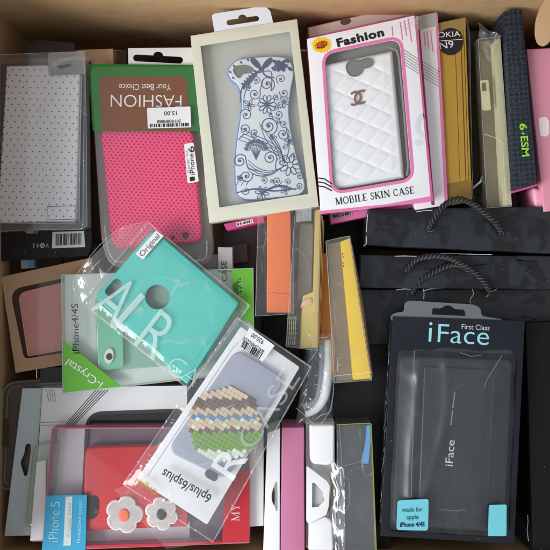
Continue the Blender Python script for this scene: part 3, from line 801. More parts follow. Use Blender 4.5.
MB().slab(rnd(ccw(quad), .004), 0, fq.t-.0026).build('shell', M('white hard shell', (216, 216, 216), .4), case)
mb = MB(); 
kh = smooth_poly([(346.5, 70), (346.8, 64.5), (351, 60.8), (356, 60.6), (359, 61.6), (364, 59.4), (369, 59), (372.4, 61.6), (371.6, 65.6), (368, 67.8), (363.4, 69), (361, 73.6), (355.5, 76.6), (349.6, 75.4)], 5)
MB().slab(fq.ls(kh), fq.t-.001, fq.t+.0014).build('camera_opening', M('camera opening grey', (120, 122, 122), .35), case)
pp = fq.ls(kh); mb.tube([(x, y, fq.t+.0014) for x, y in pp+[pp[0]]], .0006, 6); mb.build('camera_rim', M('brushed rim', (150, 146, 140), .3, metal=.8), case)
mb = MB()
for sg in (-1, 1):
    P = []
    for k in range(29):
        a = rad(52+k*256/28); x, y = 6.0*math.cos(a), 6.6*math.sin(a)
        P.append((357.6+sg*(x+3.2)*1.0, 98.2+y*.95-.2*sg*(x+3.2)))
    mb.ribbon(fq.ls(P), .0020, fq.t+(.0018 if sg > 0 else .00185))
mb.build('emblem', M('bronze metal', (150, 112, 84), .3, metal=.6), case)
MB().tube([(*fq.l(399.2, 80), .004), (*fq.l(403, 104), .004)], .0016, 8).build('side_button', M('dark steel', (70, 70, 72), .35), case)
mb = MB(); mb.tube([(x, y, .0088) for x, y in fq.ls([(386, 46), (396.5, 50), (399, 57), (404, 110), (408.4, 166), (407, 176)])], .0014, 8)
mb.build('clear_bumper', M('grey bumper', (128, 122, 112), .3, coat=.3), case)

# =================================================================== RIGHT HAND ROW, spines up
f = Frame(457, 110, -.009, .07, 2)
GOLD = M('gold card', (176, 136, 48), .42, .12, .08, pattern=stripe_pattern((178, 138, 50), (84, 58, 24), [(.0065, .0010), (.0095, .0007), (.0125, .0016), (.0005, .0006)]))
t = solid('gold_box', f, [(434, 24), (465.5, 17.3), (472, 201), (446, 206)], GOLD, 'gold box with dark vertical stripes and round black badge at its top', 'box')
plate(t, f, [(434, 24), (465.5, 17.4), (466, 30), (436, 35)], f.t+.0004, M('dull gold', (150, 124, 70), .4), 'top_band')
plate(t, f, [(446, 184), (471.5, 180), (472, 201), (446.6, 205.6)], f.t+.0004, M('dark gold', (132, 100, 40), .45), 'bottom_band')
plate(t, f, ell(450.5, 41.5, 12.6, 13.6, 40), f.t+.0008, M('black badge', (34, 28, 34), .4, .05), 'badge')
text(t, f, 'NOKIA', (431, 38), (460.4, 36.2), 5.2, f.t+.0011, WINK)
lines(t, f, [[(437, 41.2), (463, 39.2)]], .5, f.t+.0011, WINK, 'badge_line')
text(t, f, 'N9', (440.2, 49.4), (454, 47.2), 7, f.t+.0011, WINK)
fs = Frame(471, 90, -.012, .05, 2)
MBs = thing('clear_sleeve', fs, 'loose clear plastic sleeve edge standing beside the gold striped box', 'sleeve')
MB().grid(fs.ls([(466.5, 19), (472.5, 30), (476, 196), (473, 200)]), 6, 30, lambda u, v, x, y: .05-.012*u+.0015*nz(x, y, 60)).build('sleeve_side', F_BAG, MBs)
mb = MB(); mb.tube([(*q, z) for q, z in zip(fs.ls([(466.5, 19), (472.5, 31), (473.5, 90), (474.5, 150), (476, 198)]), (.05, .039, .0385, .039, .038))], .0005, 6); mb.build('sleeve_edge', F_EDGE, MBs)

f = Frame(495, 122, -.004, .055, 3)
t = clear_box('clear_box', f, [(478.3, 39), (500, 36.5), (511.6, 206), (487.2, 208)], 'clear box with crumpled top flap between gold box and dark plaid box', 'clear box', m=film('yellowed clear film', tint=(250, 248, 236), haze=.08, hazecol=(186, 180, 160), bump=.5, bscale=50, var=.07))
CR = M('cream insert', (206, 204, 180), .5, .05, .1)
MB().slab(f.ls([(494, 42), (500, 37.6), (511.3, 205), (503, 206)], .052), .004, .0535, bev=.0004).build('cream_insert', CR, t)
MB().slab(f.ls([(479.5, 42), (499, 40), (507, 206), (488, 207)], .040), .004, .040, bev=.0004).build('olive_insert', M('olive insert', (112, 102, 80), .5, .2, .2), t)
plate(t, f, [(480, 80.5), (488.4, 80), (491, 110), (482.8, 110.6)], f.t-.002, M('cream tab', (226, 220, 190), .5), 'tab_card', r=1.4, th=.0008)
plate(t, f, [(481.6, 83), (485.6, 82.6), (486.3, 90.6), (482.3, 91)], f.t-.0015, M('olive brown print', (104, 92, 50), .5), 'tab_window')
lines(t, f, [[(484, 134), (490, 136), (496, 138), (502.5, 142.5)]], .7, f.t+.0006, F_WHITE, 'crease')
lines(t, f, [[(502.5, 142.5), (504, 170), (506, 200)]], .6, f.t+.0006, F_WHITE, 'crease')
mb = MB()
mb.grid(f.ls([(478, 22), (488, 30), (501, 37), (479, 40)]), 14, 14, lambda u, v, x, y: f.t+.004*math.sin(PI*v)*(.4+.6*u)+.004*nz(x, y, 160, 5))
mb.grid(f.ls([(480, 42), (499, 39), (490, 62), (487, 60)]), 12, 12, lambda u, v, x, y: f.t+.0015+.0025*nz(x, y, 200, 9))
mb.build('crumpled_flap', F_BAG, t)
MB().tube([(*f.l(487.5, 174), f.t-.02), (*f.l(484, 180), f.t-.012), (*f.l(476, 187), f.t-.014)], .0011, 6).build('film_corner', F_WHITE, t)

f = Frame(518, 98, .004, .075, 4)
PL = M('navy plaid board', (38, 44, 58), .6, .12, .3, 900, .3, pattern=plaid_pattern((22, 26, 33), (46, 54, 64), (66, 74, 84), .0050))
t = solid('plaid_box', f, [(504.5, 10.6), (521.8, 9), (537, 183.6), (513.2, 190.3)], PL, 'tall dark navy plaid box with green lettering on its spine', 'box', bev=.0006)
mtx = M('lime print', (150, 214, 62), .45)
text(t, f, '6', (519.6, 123.6), (520.1, 130.4), 7.2, f.t+.0004, mtx, bold=.02)
text(t, f, '+', (520.3, 131.6), (520.6, 135.4), 4.4, f.t+.0004, mtx)
text(t, f, 'ESM', (520.7, 136.4), (522.4, 156.6), 7.2, f.t+.0004, mtx, bold=.02)
MB().slab(f.ls([(513.2, 190.6), (537, 184), (537.4, 186), (513.6, 192.6)]), .004, f.t-.001).build('magenta_end', MAGENTA, t)

f = Frame(545, 130, -.006, .06, 3)
PK = M('baby pink board', (214, 142, 162), .42, .04, .08, coat=.15)
t = solid('pink_box', f, [(526.5, 49), (575, 46), (590, 206), (544, 212)], PK, 'plain baby pink box standing at the right edge', 'box', bev=.0012)
plate(t, f, [(538.5, 118), (546, 116.6), (549, 120), (549.6, 133), (547, 136.6), (540.5, 136.4)], f.t+.0004, M('pale tag', (238, 220, 226), .4), 'tag', r=2)
f = Frame(548, 208, -.012, .05, 3)
t = thing('pink_pouch', f, 'curled pink plastic flap under the baby pink box', 'pouch')
MB().slab(rnd(f.ls([(532, 186), (545, 190), (575, 186), (575, 214), (543, 215), (535, 209)]), .006), 0, f.t, bev=.004).build('body', M('pink gloss', (236, 166, 186), .25, coat=.5), t)

# =================================================================== GIFT BAGS WITH ROPE HANDLES
BAGM = M('black camouflage gift bag paper', (30, 31, 35), .38, .15, .12, 500, .36, wave=.7, pattern=camo_pattern((27, 28, 31), (41, 44, 50)), mscale=12)
ROPEB = M('black cord', (20, 20, 21), .6, .2, .2); ROPEG = M('grey thread', (104, 104, 106), .55)
EDGE_LIT = M('painted white edge highlight', (214, 214, 216), .6)  # white that paints the highlights along the bags' paper edges
def bag(f, pts, lab, worn):
    t = thing('gift_bag', f, lab, 'gift bag', 'black gift bags with rope handles')
    q = f.ls(pts)
    mb = MB()
    n = 36
    A = [lerp(q[0], q[1], i/n) for i in range(n+1)]; B = [lerp(q[2], q[3], i/n) for i in range(n+1)]
    o = [(x, y+.0007*nz(x, y, 25, 1)) for x, y in A]+[(x, y+.0007*nz(x, y, 25, 2)) for x, y in B]
    MB().slab(rnd(o, .0006, 2), 0, f.t, bev=.0012).build('body', BAGM, t)
    rb = random.Random(len(lab))
    for k in range(6):
        mb = MB(); x = rb.uniform(375, 545); y0, y1 = sorted((rb.uniform(pts[0][1]+3, pts[3][1]-3), rb.uniform(pts[0][1]+3, pts[3][1]-3)))
        mb.tube([(*f.l(x+rb.uniform(-6, 6)*i, y0+(y1-y0)*i/4+rb.uniform(-1, 1)), f.t-.0002) for i in range(5)], lambda s_: .0006*math.sin(PI*min(.98, max(.02, s_)))+.0001, 5)
        mb.build('paper_crease', BAGM, t)
    for k, w_ in enumerate(worn):  # each ribbon draws a bright edge highlight in plain white
        mb = MB(); mb.ribbon(f.ls(catmull(w_, 5)), lambda s_: .0009*(.35+.65*abs(nz(s_, k, 9, k))+.2), f.t+.0003)
        mb.build('worn_or_lit_edge', EDGE_LIT, t)
    return t
def rope(t, pts, name='rope_handle'):
    C = catmull(pts, 18); n = len(C); mb = MB(); R = .0016
    # arc length
    L = [0]
    for a, b in zip(C, C[1:]): L.append(L[-1]+(b-a).length)
    def helix(ph, r, off):
        P = []
        for i, p in enumerate(C):
            d = (C[min(i+1, n-1)]-C[max(i-1, 0)]).normalized(); a = d.cross(Vector((0, 0, 1))).normalized(); b = a.cross(d)
            th = 2*PI*L[i]/.0125+ph
            P.append(p+(a*math.cos(th)+b*math.sin(th))*off)
        return P
    for k in range(3): mb.tube(helix(2*PI*k/3, R, R*1.05), R*1.02, 6)
    mb.mi = 1
    for k in range(3): mb.tube(helix(2*PI*k/3+PI/3, R, R*1.62), .00034, 5)
    return mb.build(name, [ROPEB, ROPEG], t)
def W(f, x, y, z): q = f.l(x, y, z); return (q[0], q[1], z)
f1 = Frame(460, 230, -.008, .09)
b1 = bag(f1, [(368.5, 209), (600, 206), (600, 256), (364.3, 245)], 'topmost black gift bag with rope handle just below the gold and clear boxes',
   [[(367.6, 214), (367, 222), (366.4, 232)], [(366, 236), (366.4, 243), (363.6, 246)], [(416, 212), (425, 210.5), (432, 210.6)]])
rope(b1, [W(f1, 433, 230.5, .0915), W(f1, 429.5, 228, .093), W(f1, 434, 219, .098), W(f1, 443, 206.5, .1), W(f1, 456, 199.5, .101), W(f1, 470, 202.5, .1), W(f1, 484, 212.5, .099), W(f1, 495, 222, .096), W(f1, 501, 231, .0925), W(f1, 500, 234.5, .0915)])
f2 = Frame(460, 272, -.016, .08)
b2 = bag(f2, [(360, 254.5), (600, 256), (600, 290), (359, 288)], 'second black gift bag with rope handle, directly below the topmost one',
   [[(395, 256.2), (405, 256), (419, 256.4)], [(433, 253.4), (455, 253.6), (464, 254.2)], [(464, 254), (480, 254.6), (492, 254.6)]])
rope(b2, [W(f2, 405, 270.5, .0815), W(f2, 409, 268, .083), W(f2, 417, 259.5, .086), W(f2, 432, 256, .088), W(f2, 447, 257.5, .088), W(f2, 460, 263, .088), W(f2, 474, 272, .087), W(f2, 484, 282, .085), W(f2, 491.5, 293.5, .082)])
f3 = Frame(460, 310, -.024, .07)
b3 = bag(f3, [(358, 289), (600, 289), (600, 345), (356, 345)], 'lowest black gift bag with rope handle, just above the dark blister pack',
   [[(396, 290), (404, 289), (412, 289.4)], [(424, 291), (430, 289), (450, 288.2), (471, 288)], [(423.4, 289), (424, 294), (423.6, 299)], [(472, 289), (473.4, 294), (470, 300), (471, 306)], [(486, 297), (492, 292), (499, 287.6)]])
rope(b3, [W(f3, 412.5, 294, .072), W(f3, 415, 288, .074), W(f3, 424, 278.5, .078), W(f3, 437, 270.5, .08), W(f3, 451, 265, .081), W(f3, 462, 266, .081), W(f3, 471, 272, .079)])

# black boxes around
f = Frame(542, 435, -.010, .08, 1)
t = solid('black_box', f, [(525.5, 323), (580, 320), (585, 556), (533.5, 552)], BLACKM, 'plain matte black box at the lower right edge', 'box')
mb = MB(); mb.ribbon(f.ls([(527.5, 515), (528, 522), (527, 530), (528.4, 541)]), .0006, f.t+.0003); mb.build('worn_or_lit_edge', GREYINK, t)

# =================================================================== DARK BLISTER PACK (lower right)
f = Frame(455, 430, .004, .026, -2.5)
NAVY = M('navy black gloss board', (22, 26, 35), .34, .12, .08, 600, .36, wave=.25)
t = thing('blister_pack', f, 'dark navy blister pack with pale blue lettering and two turquoise stickers', 'blister pack')
out = f.ls([(392.8, 316.5), (525, 320.8), (514.2, 544), (380.6, 536)])
win = [(397, 350), (517.5, 354), (509, 538), (388.5, 531)]
MB().slab(ccw(out), f.t-.004, f.t, [rnd(f.ls(win), .005)], bev=.0004).build('front_panel', NAVY, t)
MB().slab(inset(ccw(out), .0004), .001, f.t-.0042, [inset(ccw(out), .0016)]).build('side_wall', BLACKB, t)
MB().slab(inset(ccw(out), .002), 0, .003).build('back_panel', BLACKM, t)
plate(t, f, [(404.5, 303), (409, 300.6), (474, 304.6), (480.5, 308), (481.6, 316), (503, 319.4), (503, 326), (392, 322), (390, 316), (396, 312.5), (404, 312)], f.t-.0012, F_GREY, 'hang_tab', r=3, th=.0006)
plate(t, f, [(432.5, 308.2), (441, 308.6), (445, 305.6), (451, 306), (454, 309.2), (464, 310), (465.5, 316), (432, 314.5)], f.t-.0008, BLACKM, 'hang_slot', r=1.6)
TEALI = M('pale blue ink', (150, 208, 220), .45)
text(t, f, 'i', (428.2, 341.6), (431.4, 341.8), 19.5, f.t+.0004, TEALI, bold=-.004)
text(t, f, 'Face', (437.5, 342.2), (488.6, 345.2), 18.4, f.t+.0004, TEALI, bold=-.006)
text(t, f, 'First Class', (461.6, 329.0), (489.4, 330.4), 5.2, f.t+.0004, PALEINK)
def bulge(u, v, x, y):
    e = min(u, 1-u)*6; g2 = min(v, 1-v)*14
    b_ = .005*min(1, e)*min(1, g2)
    rid = .0010*math.exp(-((u-.17-.02*math.sin(v*7))*28)**2)+.0020*math.exp(-((u-.33-.20*v**.7*0-.10*math.sin(v*4+.5))*24)**2)-.0012*math.exp(-((u-.80)*22)**2)
    top = .0016*math.exp(-((v-.10-.05*math.sin(u*8))*24)**2)
    return f.t-.001+b_+rid*min(1, g2)+top*min(1, e)+.0011*nz(x, y, 30, 3)+.0005*nz(x, y*.3, 90, 5)
BF = film('glossy blister over black', crease=.05, cscale=12.0, haze=.02, bump=.12, bscale=22, rough=.34, base=.022, gain=.9, hazecol=(150, 160, 170), var=.03)
MB().grid(f.ls([(397, 346), (517, 350), (509, 540), (388, 533)]), 60, 100, bulge).build('blister', BF, t, smooth=80)
mb = MB()
mb.tube([(*f.l(x, y), f.t+.0045) for x, y in ((413.5, 350), (413, 380), (412.5, 430), (411, 470), (410.6, 496))], .0006, 6)  # pale grey tube: the ridge with its highlight put into the colour
mb.tube([(*f.l(x, y), f.t+.0045) for x, y in ((500.5, 355), (494, 366), (486, 378), (483, 386))], .0005, 6)
mb.tube([(*f.l(x, y), f.t+.0042) for x, y in ((440, 508), (455, 509.5), (464, 508))], .0005, 6)
mb.tube([(*f.l(x, y), f.t+.0045) for x, y in ((459, 352), (470, 356), (480, 354.5))], .0005, 6)
mb.build('crease_highlight', F_GREY, t)
s = plate(t, f, [(397.5, 500.5), (428.6, 498.8), (428, 530.6), (396.5, 530)], f.t+.0075, M('turquoise sticker', (112, 196, 210), .45, .05), 'sticker', r=3)
ti = M('dark teal ink', (30, 74, 92), .5)
text(s, f, 'made for', (402.5, 512), (422.5, 511.6), 4.6, f.t+.0079, ti); text(s, f, 'apple', (406.5, 519.4), (418.5, 519), 4.4, f.t+.0079, ti)
text(s, f, 'iPhone 4/4S', (400, 527), (424.6, 526.4), 4.6, f.t+.0079, M('navy ink', (16, 34, 70), .5), bold=.02)
plate(t, f, [(489, 505), (506.6, 504.6), (506.4, 536), (488, 536)], f.t+.0072, M('turquoise sticker', (112, 196, 210), .45, .05), 'sticker', r=1.5)
mb = MB()
rr = random.Random(5)
P = [(392.5-(y-322)*.048+rr.uniform(-1, 1)*(.7 if y > 395 else .25), y) for y in range(322, 524, 4)]
mb.ribbon(f.ls([(x-2.2, y) for x, y in P]), lambda s_: .0009*max(.06, nz(s_*9, 0, 9, 2)*1.6), f.t+.0003)
P = [(386-(y-395)*.045+rr.uniform(-1.1, .8), y) for y in range(395, 505, 4)]
mb.ribbon(f.ls(P), lambda s_: .0008*max(.05, nz(s_*9, 0, 9, 4)*1.6), f.t-.002)
mb.build('torn_edge', M('worn grey edge', (128, 130, 134), .6), t)
fk = Frame(460, 450, .002, .012, -2.5)
DK = M('graphite rubber', (34, 38, 42), .42, .08, .1)
case = thing('phone_case', fk, 'graphite grey phone case inside the dark navy blister pack', 'phone case')
p = rnd(ccw(fk.ls([(400, 356), (514, 360), (506, 534), (392, 527)])), .008)
MB().slab(p, 0, .0095, bev=.0025).build('shell', DK, case)
p2 = ccw(rnd(fk.ls([(424, 366), (497, 370), (489, 514), (418, 516)]), [.004, .012, .012, .004]))
MB().slab(p2, .0096, .0118, bev=.0020).build('raised_back', M('graphite rubber back', (40, 45, 50), .4, .06, .1), case)
text(case, fk, 'iFace', (452.6, 466.4), (454.8, 440.4), 7.6, .0121, PALEINK, bold=.004)
text(case, fk, 'Innovation  Revolution', (451.4, 424.6), (455.4, 392.4), 1.6, .0121, PALEINK)

# =================================================================== MIDDLE: spine-up clear boxes
f = Frame(274, 262, .002, .055, 0)
t = clear_box('clear_box', f, [(258.5, 214), (293, 206.5), (293.4, 313.5), (255.5, 316)], 'clear plastic box holding the orange box', 'clear box', m=film('clear film middle', crease=.16, haze=.04, bump=.3, var=.03))
fo_ = Frame(279, 260, .001, .05, 0)
t = solid('orange_box', fo_, [(267, 208.6), (290.6, 209.4), (291.6, 312.8), (266.8, 312.6)], M('orange board', (232, 116, 52), .45, .06, .1, wave=.15), 'plain orange box standing on edge in a clear box', 'box')
mb = MB(); mb.ribbon(fo_.ls([(268, 293.4), (274, 292.6), (283, 294), (290.5, 293)]), .0005, fo_.t+.0002); mb.build('crease', M('orange crease', (176, 84, 44), .5), t)
f = Frame(303, 278, .003, .06, -2)
YEL = M('yellow card', (236, 196, 62), .45, .06, .1)
t = clear_box('clear_box', f, [(295.5, 207), (321.5, 206), (317.2, 350.5), (286, 346.5)], 'clear box with pale yellow side, directly right of the orange box', 'clear box', m=film('clear film hazy', crease=.22, cscale=22.0, haze=.12, hazecol=(190, 184, 170), bump=.35, var=.08))
MB().slab(f.ls([(303, 296), (318, 290), (316.4, 348), (300.4, 348)], .054), .003, .054, bev=.0004).build('yellow_insert', M('pale yellow card', (222, 204, 110), .5, .1), t)
MB().slab(f.ls([(315.6, 210), (320.6, 209), (317, 348), (312, 347)], .0575), .003, .0575, bev=.0004).build('yellow_side', M('straw card', (214, 186, 104), .5, .1), t)
MB().slab(rnd(f.ls([(299, 224), (314, 223), (311.6, 300), (297, 302)], .045), .004), .003, .045, bev=.002).build('grey_tray', M('grey inner tray', (128, 120, 114), .45, .1), t)
MB().slab(rnd(f.ls([(303, 300), (311, 297), (313, 303), (308, 307), (300, 308)], .056), .002), .05, .056, bev=.0015).build('peach_tab', M('peach plastic', (240, 190, 156), .4), t)
mb = MB()
for k in range(3): mb.ribbon(f.ls([(321.2+k*1.5, 212+k*4), (319.8+k*1.3, 280), (317.6+k*.9, 348-k)]), .0006, f.t-.001-k*.002)
mb.build('side_layer', M('ochre layer', (180, 136, 70), .5), t)
mb = MB()
for i in range(5):
    mb.ribbon(f.ls([(288+i*2, 316), (286.6+i*2, 345)]), .0006, f.t+.0003+i*1e-5)
for j in range(6): mb.ribbon(f.ls([(287.4, 318+j*5), (297, 318+j*5)]), .0005, f.t+.0004+j*1e-5)
mb.build('grid_print', M('grey green print', (170, 176, 150), .5), t)
plate(t, f, [(296.5, 208.5), (311.5, 207.6), (311.5, 220.5), (296.2, 222)], f.t+.0009, F_EDGE, 'top_flap')

f = Frame(350, 312, .002, .06, 6)
t = clear_box('clear_box', f, [(326, 241), (349.8, 236), (371.8, 380), (334.4, 383)], 'clear box with bright yellow wedge inside, leaning beside the black gift bags', 'clear box', m=film('clear film hazy', haze=.12))
MB().slab(f.ls([(341, 241.5), (349.6, 238), (371, 378.6), (353.6, 380)], .057), .003, .057, bev=.0004).build('yellow_insert', M('bright yellow card', (246, 206, 40), .42, .06, .1), t)
MB().slab(f.ls([(327.5, 244), (340.6, 241.6), (353, 379.6), (336, 381)], .046), .003, .046, bev=.0004).build('grey_insert', M('grey taupe insert', (132, 116, 96), .5, .12), t)
mb = MB()
for k in range(3): mb.ribbon(f.ls([(350.6+k*1.2, 240+k*3), (361.4+k*1.1, 305), (371.8+k*.8, 378-k)]), .0007, f.t-.0015-k*.002)
mb.build('side_layer', M('brown layer', (112, 78, 46), .5), t)
mb = MB()
for (x, y) in ((342.5, 254), (343, 257), (343, 263), (343.4, 266)): mb.flat(f.ls(ell(x, y, .6, .8, 8)), f.t+.0009)
mb.build('printed_dot', INK, t)
mb = MB(); mb.ribbon(f.ls([(337.5, 371), (338, 358), (342, 357.6)]), .0007, f.t+.0009); mb.ribbon(f.ls([(338, 365), (341, 364.6)]), .0006, f.t+.00092)
mb.ribbon(f.ls([(333.6, 376), (372, 372)]), .0006, f.t+.0009)
mb.build('white_print', F_WHITE, t)
f = Frame(331, 320, -.012, .05, 6)
t = solid('ochre_box', f, [(322.5, 254), (327, 252), (337, 380), (320, 350)], M('ochre board', (196, 124, 44), .5, .1), 'narrow orange brown box wedged between two yellow clear boxes', 'box')

# magenta box, CASE box
f = Frame(244, 223, -.016, .05, 4)
t = solid('magenta_box', f, [(223.5, 224), (263, 214.5), (264.6, 221.6), (227, 230.6)], MAGENTA, 'magenta box end with small barcode label below the floral case box', 'box')
s = plate(t, f, [(236, 222.8), (252.6, 219), (253.6, 222.8), (237, 226.6)], f.t+.0004, LABELW, 'barcode_label')
barcode(s, f, [(237, 223.4), (252, 219.9), (252.5, 222.2), (237.6, 225.6)], f.t+.0007, n=16)
f = Frame(226, 258, -.014, .05, 0)
t = solid('grey_box', f, [(218, 247), (232.4, 247.2), (232.6, 272), (218, 272)], M('light grey board', (186, 184, 182), .5), 'light grey box with vertical black lettering left of the gap', 'box')
text(t, f, 'CASE', (227.4, 281), (226.4, 261), 5.4, f.t+.0004, INK)
f = Frame(210, 262, -.022, .04, 0)
t = solid('grey_box', f, [(197, 256), (222, 254), (222, 275), (197, 276)], M('taupe board', (140, 128, 122), .5), 'taupe box edge right of the pink mesh case pack bottom', 'box')
f = Frame(246, 250, -.030, .04, 0)
t = solid('dark_box', f, [(228, 246), (247, 243), (248, 262), (231, 264)], DARKG, 'small dark grey box right of the light grey lettered box', 'box')

# =================================================================== CLEAR CASE BOX WITH GREEN CORNERS
f = Frame(158, 330, -.004, .014, 2)
PW = M('pale grey white card', (226, 230, 228), .45, .04, .06)
t = thing('case_box', f, 'flat white and clear case box with two bright green corner triangles', 'case box')
o = ccw(f.ls([(61.5, 275), (253, 268.4), (254, 372), (63, 393)]))
MB().slab(o, 0, .003, bev=.0004).build('white_card', PW, t)
MB().slab(o, .0032, f.t, bev=.0008).build('clear_wall', film('clear case box film', tint=(252, 255, 253), haze=.03, bump=.25, bscale=18, var=.02), t)
mb = MB()
for i in range(4): a, b = o[i], o[(i+1) % 4]; mb.tube([(*a, f.t), (*b, f.t)], .0005, 6); mb.tube([(*a, f.t), (*a, 0)], .0005, 6)
mb.build('folded_edge', film('green tinted edge', haze=.45, hazecol=(190, 222, 206), base=.12, gain=1.5), t)
GR = M('leaf green print', (96, 172, 48), .42, .05, .06)
z = f.t+.0004
s = plate(t, f, [(63.2, 340), (121.5, 386.4), (63.2, 392.6)], z, GR, 'green_corner')
text(s, f, 'i-Crystal', (103.5, 382.4), (69, 358.4), 8.0, z+.0003, WINK, spacing=1.0, shear=0)
s = plate(t, f, [(231.6, 269.5), (252.8, 268.8), (253.4, 326), (233, 308)], z, GR, 'green_corner')
plate(s, f, smooth_poly([(233, 286), (237, 281), (241, 278), (241.6, 292), (236, 296)], 4), z+.0002, M('dark leaf green', (54, 120, 34), .45), 'leaf_print')
text(s, f, 'CRYSTAL', (244.4, 312), (243, 277), 4.8, z+.0004, M('pale green ink', (150, 200, 120), .45))
text(t, f, 'iPhone4/4S', (79.4, 353.5), (78, 303.6), 6.8, z, M('dark grey ink', (58, 60, 60), .5))
fg = Frame(125, 335, -.006, .008, 2)
case = thing('phone_case', fg, 'pale mint green clear phone case inside the green cornered case box', 'phone case')
MINT = film('mint clear plastic', tint=(238, 250, 245), haze=.08, hazecol=(150, 214, 188), base=.05, rough=.12, var=.05)
p = rnd(ccw(fg.ls([(94.5, 296), (240, 290), (241, 360), (97, 372)])), .006)
MB().slab(p, 0, fg.t, [], bev=.002).build('shell', MINT, case)
MB().slab(rnd(ccw(fg.ls([(95, 297), (121, 296), (123, 368), (98, 371)])), .004), .001, fg.t-.002).build('mint_band', M('mint plastic', (140, 212, 184), .35, .06), case)
MB().slab(fg.ls(ell(109, 356, 4.6, 7.6, 26, .15)), fg.t, fg.t+.0007).build('camera_ring', M('white ring', (224, 228, 224), .35), case)
MB().slab(fg.ls(ell(109.4, 356.5, 3.1, 3.4, 22)), fg.t+.0008, fg.t+.0012).build('camera_opening', INK, case)

# =================================================================== KRAFT BOX WITH DUSTY PINK CASE
f = Frame(35, 320, -.028, .035, 5)
DK2 = M('dark inner board', (92, 62, 50), .7)
t = window_box('window_box', f, [(1, 277), (92, 257.5), (100, 359), (15.5, 373)], [(9.6, 289.5), (86, 273.5), (92, 348.5), (24, 359)],
   (KRAFT, KRAFT, DK2), 'kraft window box with dusty pink case, left edge', 'window box', tray_depth=.012, wr=[14, 1, 1, 5])
fp = Frame(45, 318, -.0315, .010, 5)
case = case_slab('phone_case', fp, [(18, 293), (84, 277.5), (90, 345.5), (27.5, 356.5)], M('dusty pink plastic', (222, 150, 144), .42, .05, .08), 'dusty pink phone case lying in the kraft window box', [9, 5, 5, 5], bev=.0022)
mb = MB(); p = ccw(rnd(fp.ls([(18.5, 293.5), (84, 278), (89.6, 345), (28, 356)]), [.009, .004, .004, .002])); mb.tube([(x, y, .0093) for x, y in p+[p[0]]], .0007, 6)
mb.build('rim', M('light dusty pink', (232, 176, 166), .4), case)

# =================================================================== SMOKY HARD CASE (left edge, below)
f = Frame(40, 430, -.030, .014, 0)
t = thing('hard_case', f, 'smoky clear hard plastic case at the left edge under the white striped box', 'hard case')
p = ccw(rnd(f.ls([(2, 382), (70, 377.5), (70, 492), (-2, 490)]), [.016, .004, .004, .012], 8))
MB().slab(p, 0, f.t, bev=.004).build('shell', F_SMOKE, t)
for d, zz in ((.0012, f.t+.0002), (.0062, f.t-.0005)):
    q = inset(p, d); mb = MB(); mb.tube([(x, y, zz) for x, y in q+[q[0]]], .0013 if d < .004 else .0008, 8); mb.build('rim', M('smoky rim', (104, 98, 94), .25, .1, coat=.4), t)
plate(t, f, [(-4, 420), (9, 419), (8.6, 447), (-4, 448)], f.t+.001, M('dark brown clip', (62, 52, 48), .4), 'clip', th=.002)
MB().slab(inset(p, .004), -.0006, -.0001).build('base_sheet', M('dull taupe sheet', (112, 100, 96), .5), t)

# =================================================================== WHITE STRIPED BOX (lower left)
f = Frame(110, 450, -.020, .022, 0)
t = window_box('window_box', f, [(42.5, 388.2), (187, 385.5), (190, 540), (31.5, 541.5)], [(88, 414), (180, 411), (184, 500), (84, 505)],
   (WHITE, WHITE2, BLACKM), 'white box with black diagonal stripes under the red case box', 'window box', wr=[16, 4, 4, 4])
mb = MB(); w = ccw(rnd(f.ls([(88, 414), (180, 411), (184, 500), (84, 505)]), [.016, .004, .004, .004])); mb.ribbon(inset(w, -.0007), .0035, f.t+.0003, True); mb.build('window_border', M('dark brown border', (70, 60, 58), .4), t)
lines(t, f, [[(46.5+k*2.4, 389.4), (47.4+k*2.4, 395), (49+k*2.2, 401.5)] for k in range(4)], .6, f.t+.0003, GREYINK)
lines(t, f, [[(65+k*2.2, 425), (96+k*3, 390)] for k in range(5)], .7, f.t+.0003, INK, 'diagonal_stripes')
lines(t, f, [[(40, 422.4+k*3), (66, 421.8+k*3)] for k in range(2)], .6, f.t+.0003, GREYINK)
HTAB = M('blue grey tab card', (190, 204, 208), .45, .05, .08)
plate(t, f, [(22.4, 388.6), (42.3, 388.2), (31, 535.5), (4.6, 536)], f.t-.004, HTAB, 'hang_tab', th=.0012,
      holes=[smooth_poly([(28, 443.6), (31, 446), (29.6, 461), (27.4, 474), (24.6, 476), (22.4, 470), (20.6, 462), (24, 454), (25.4, 446)], 4)])
f = Frame(36, 495, -.012, .008, 0)
t = thing('blister_tray', f, 'pale green clear blister tray lying on the white hang tab', 'blister tray')
p = ccw(rnd(f.ls([(33, 444), (58, 441), (50, 532), (24, 528)]), [.009, .004, .004, .012], 8))
MB().slab(p, 0, f.t, bev=.003).build('shell', film('pale green plastic', tint=(236, 246, 236), haze=.22, hazecol=(196, 220, 200), rough=.12, base=.05, var=.05), t)
f = Frame(38, 500, -.0105, .002, 0)
t = thing('white_strip', f, 'narrow white card strip beside the pale green blister tray', 'card')
MB().slab(f.ls([(36.5, 462), (46, 460), (45.5, 539), (30, 541)]), 0, f.t, bev=.0003).build('card', WHITE, t)

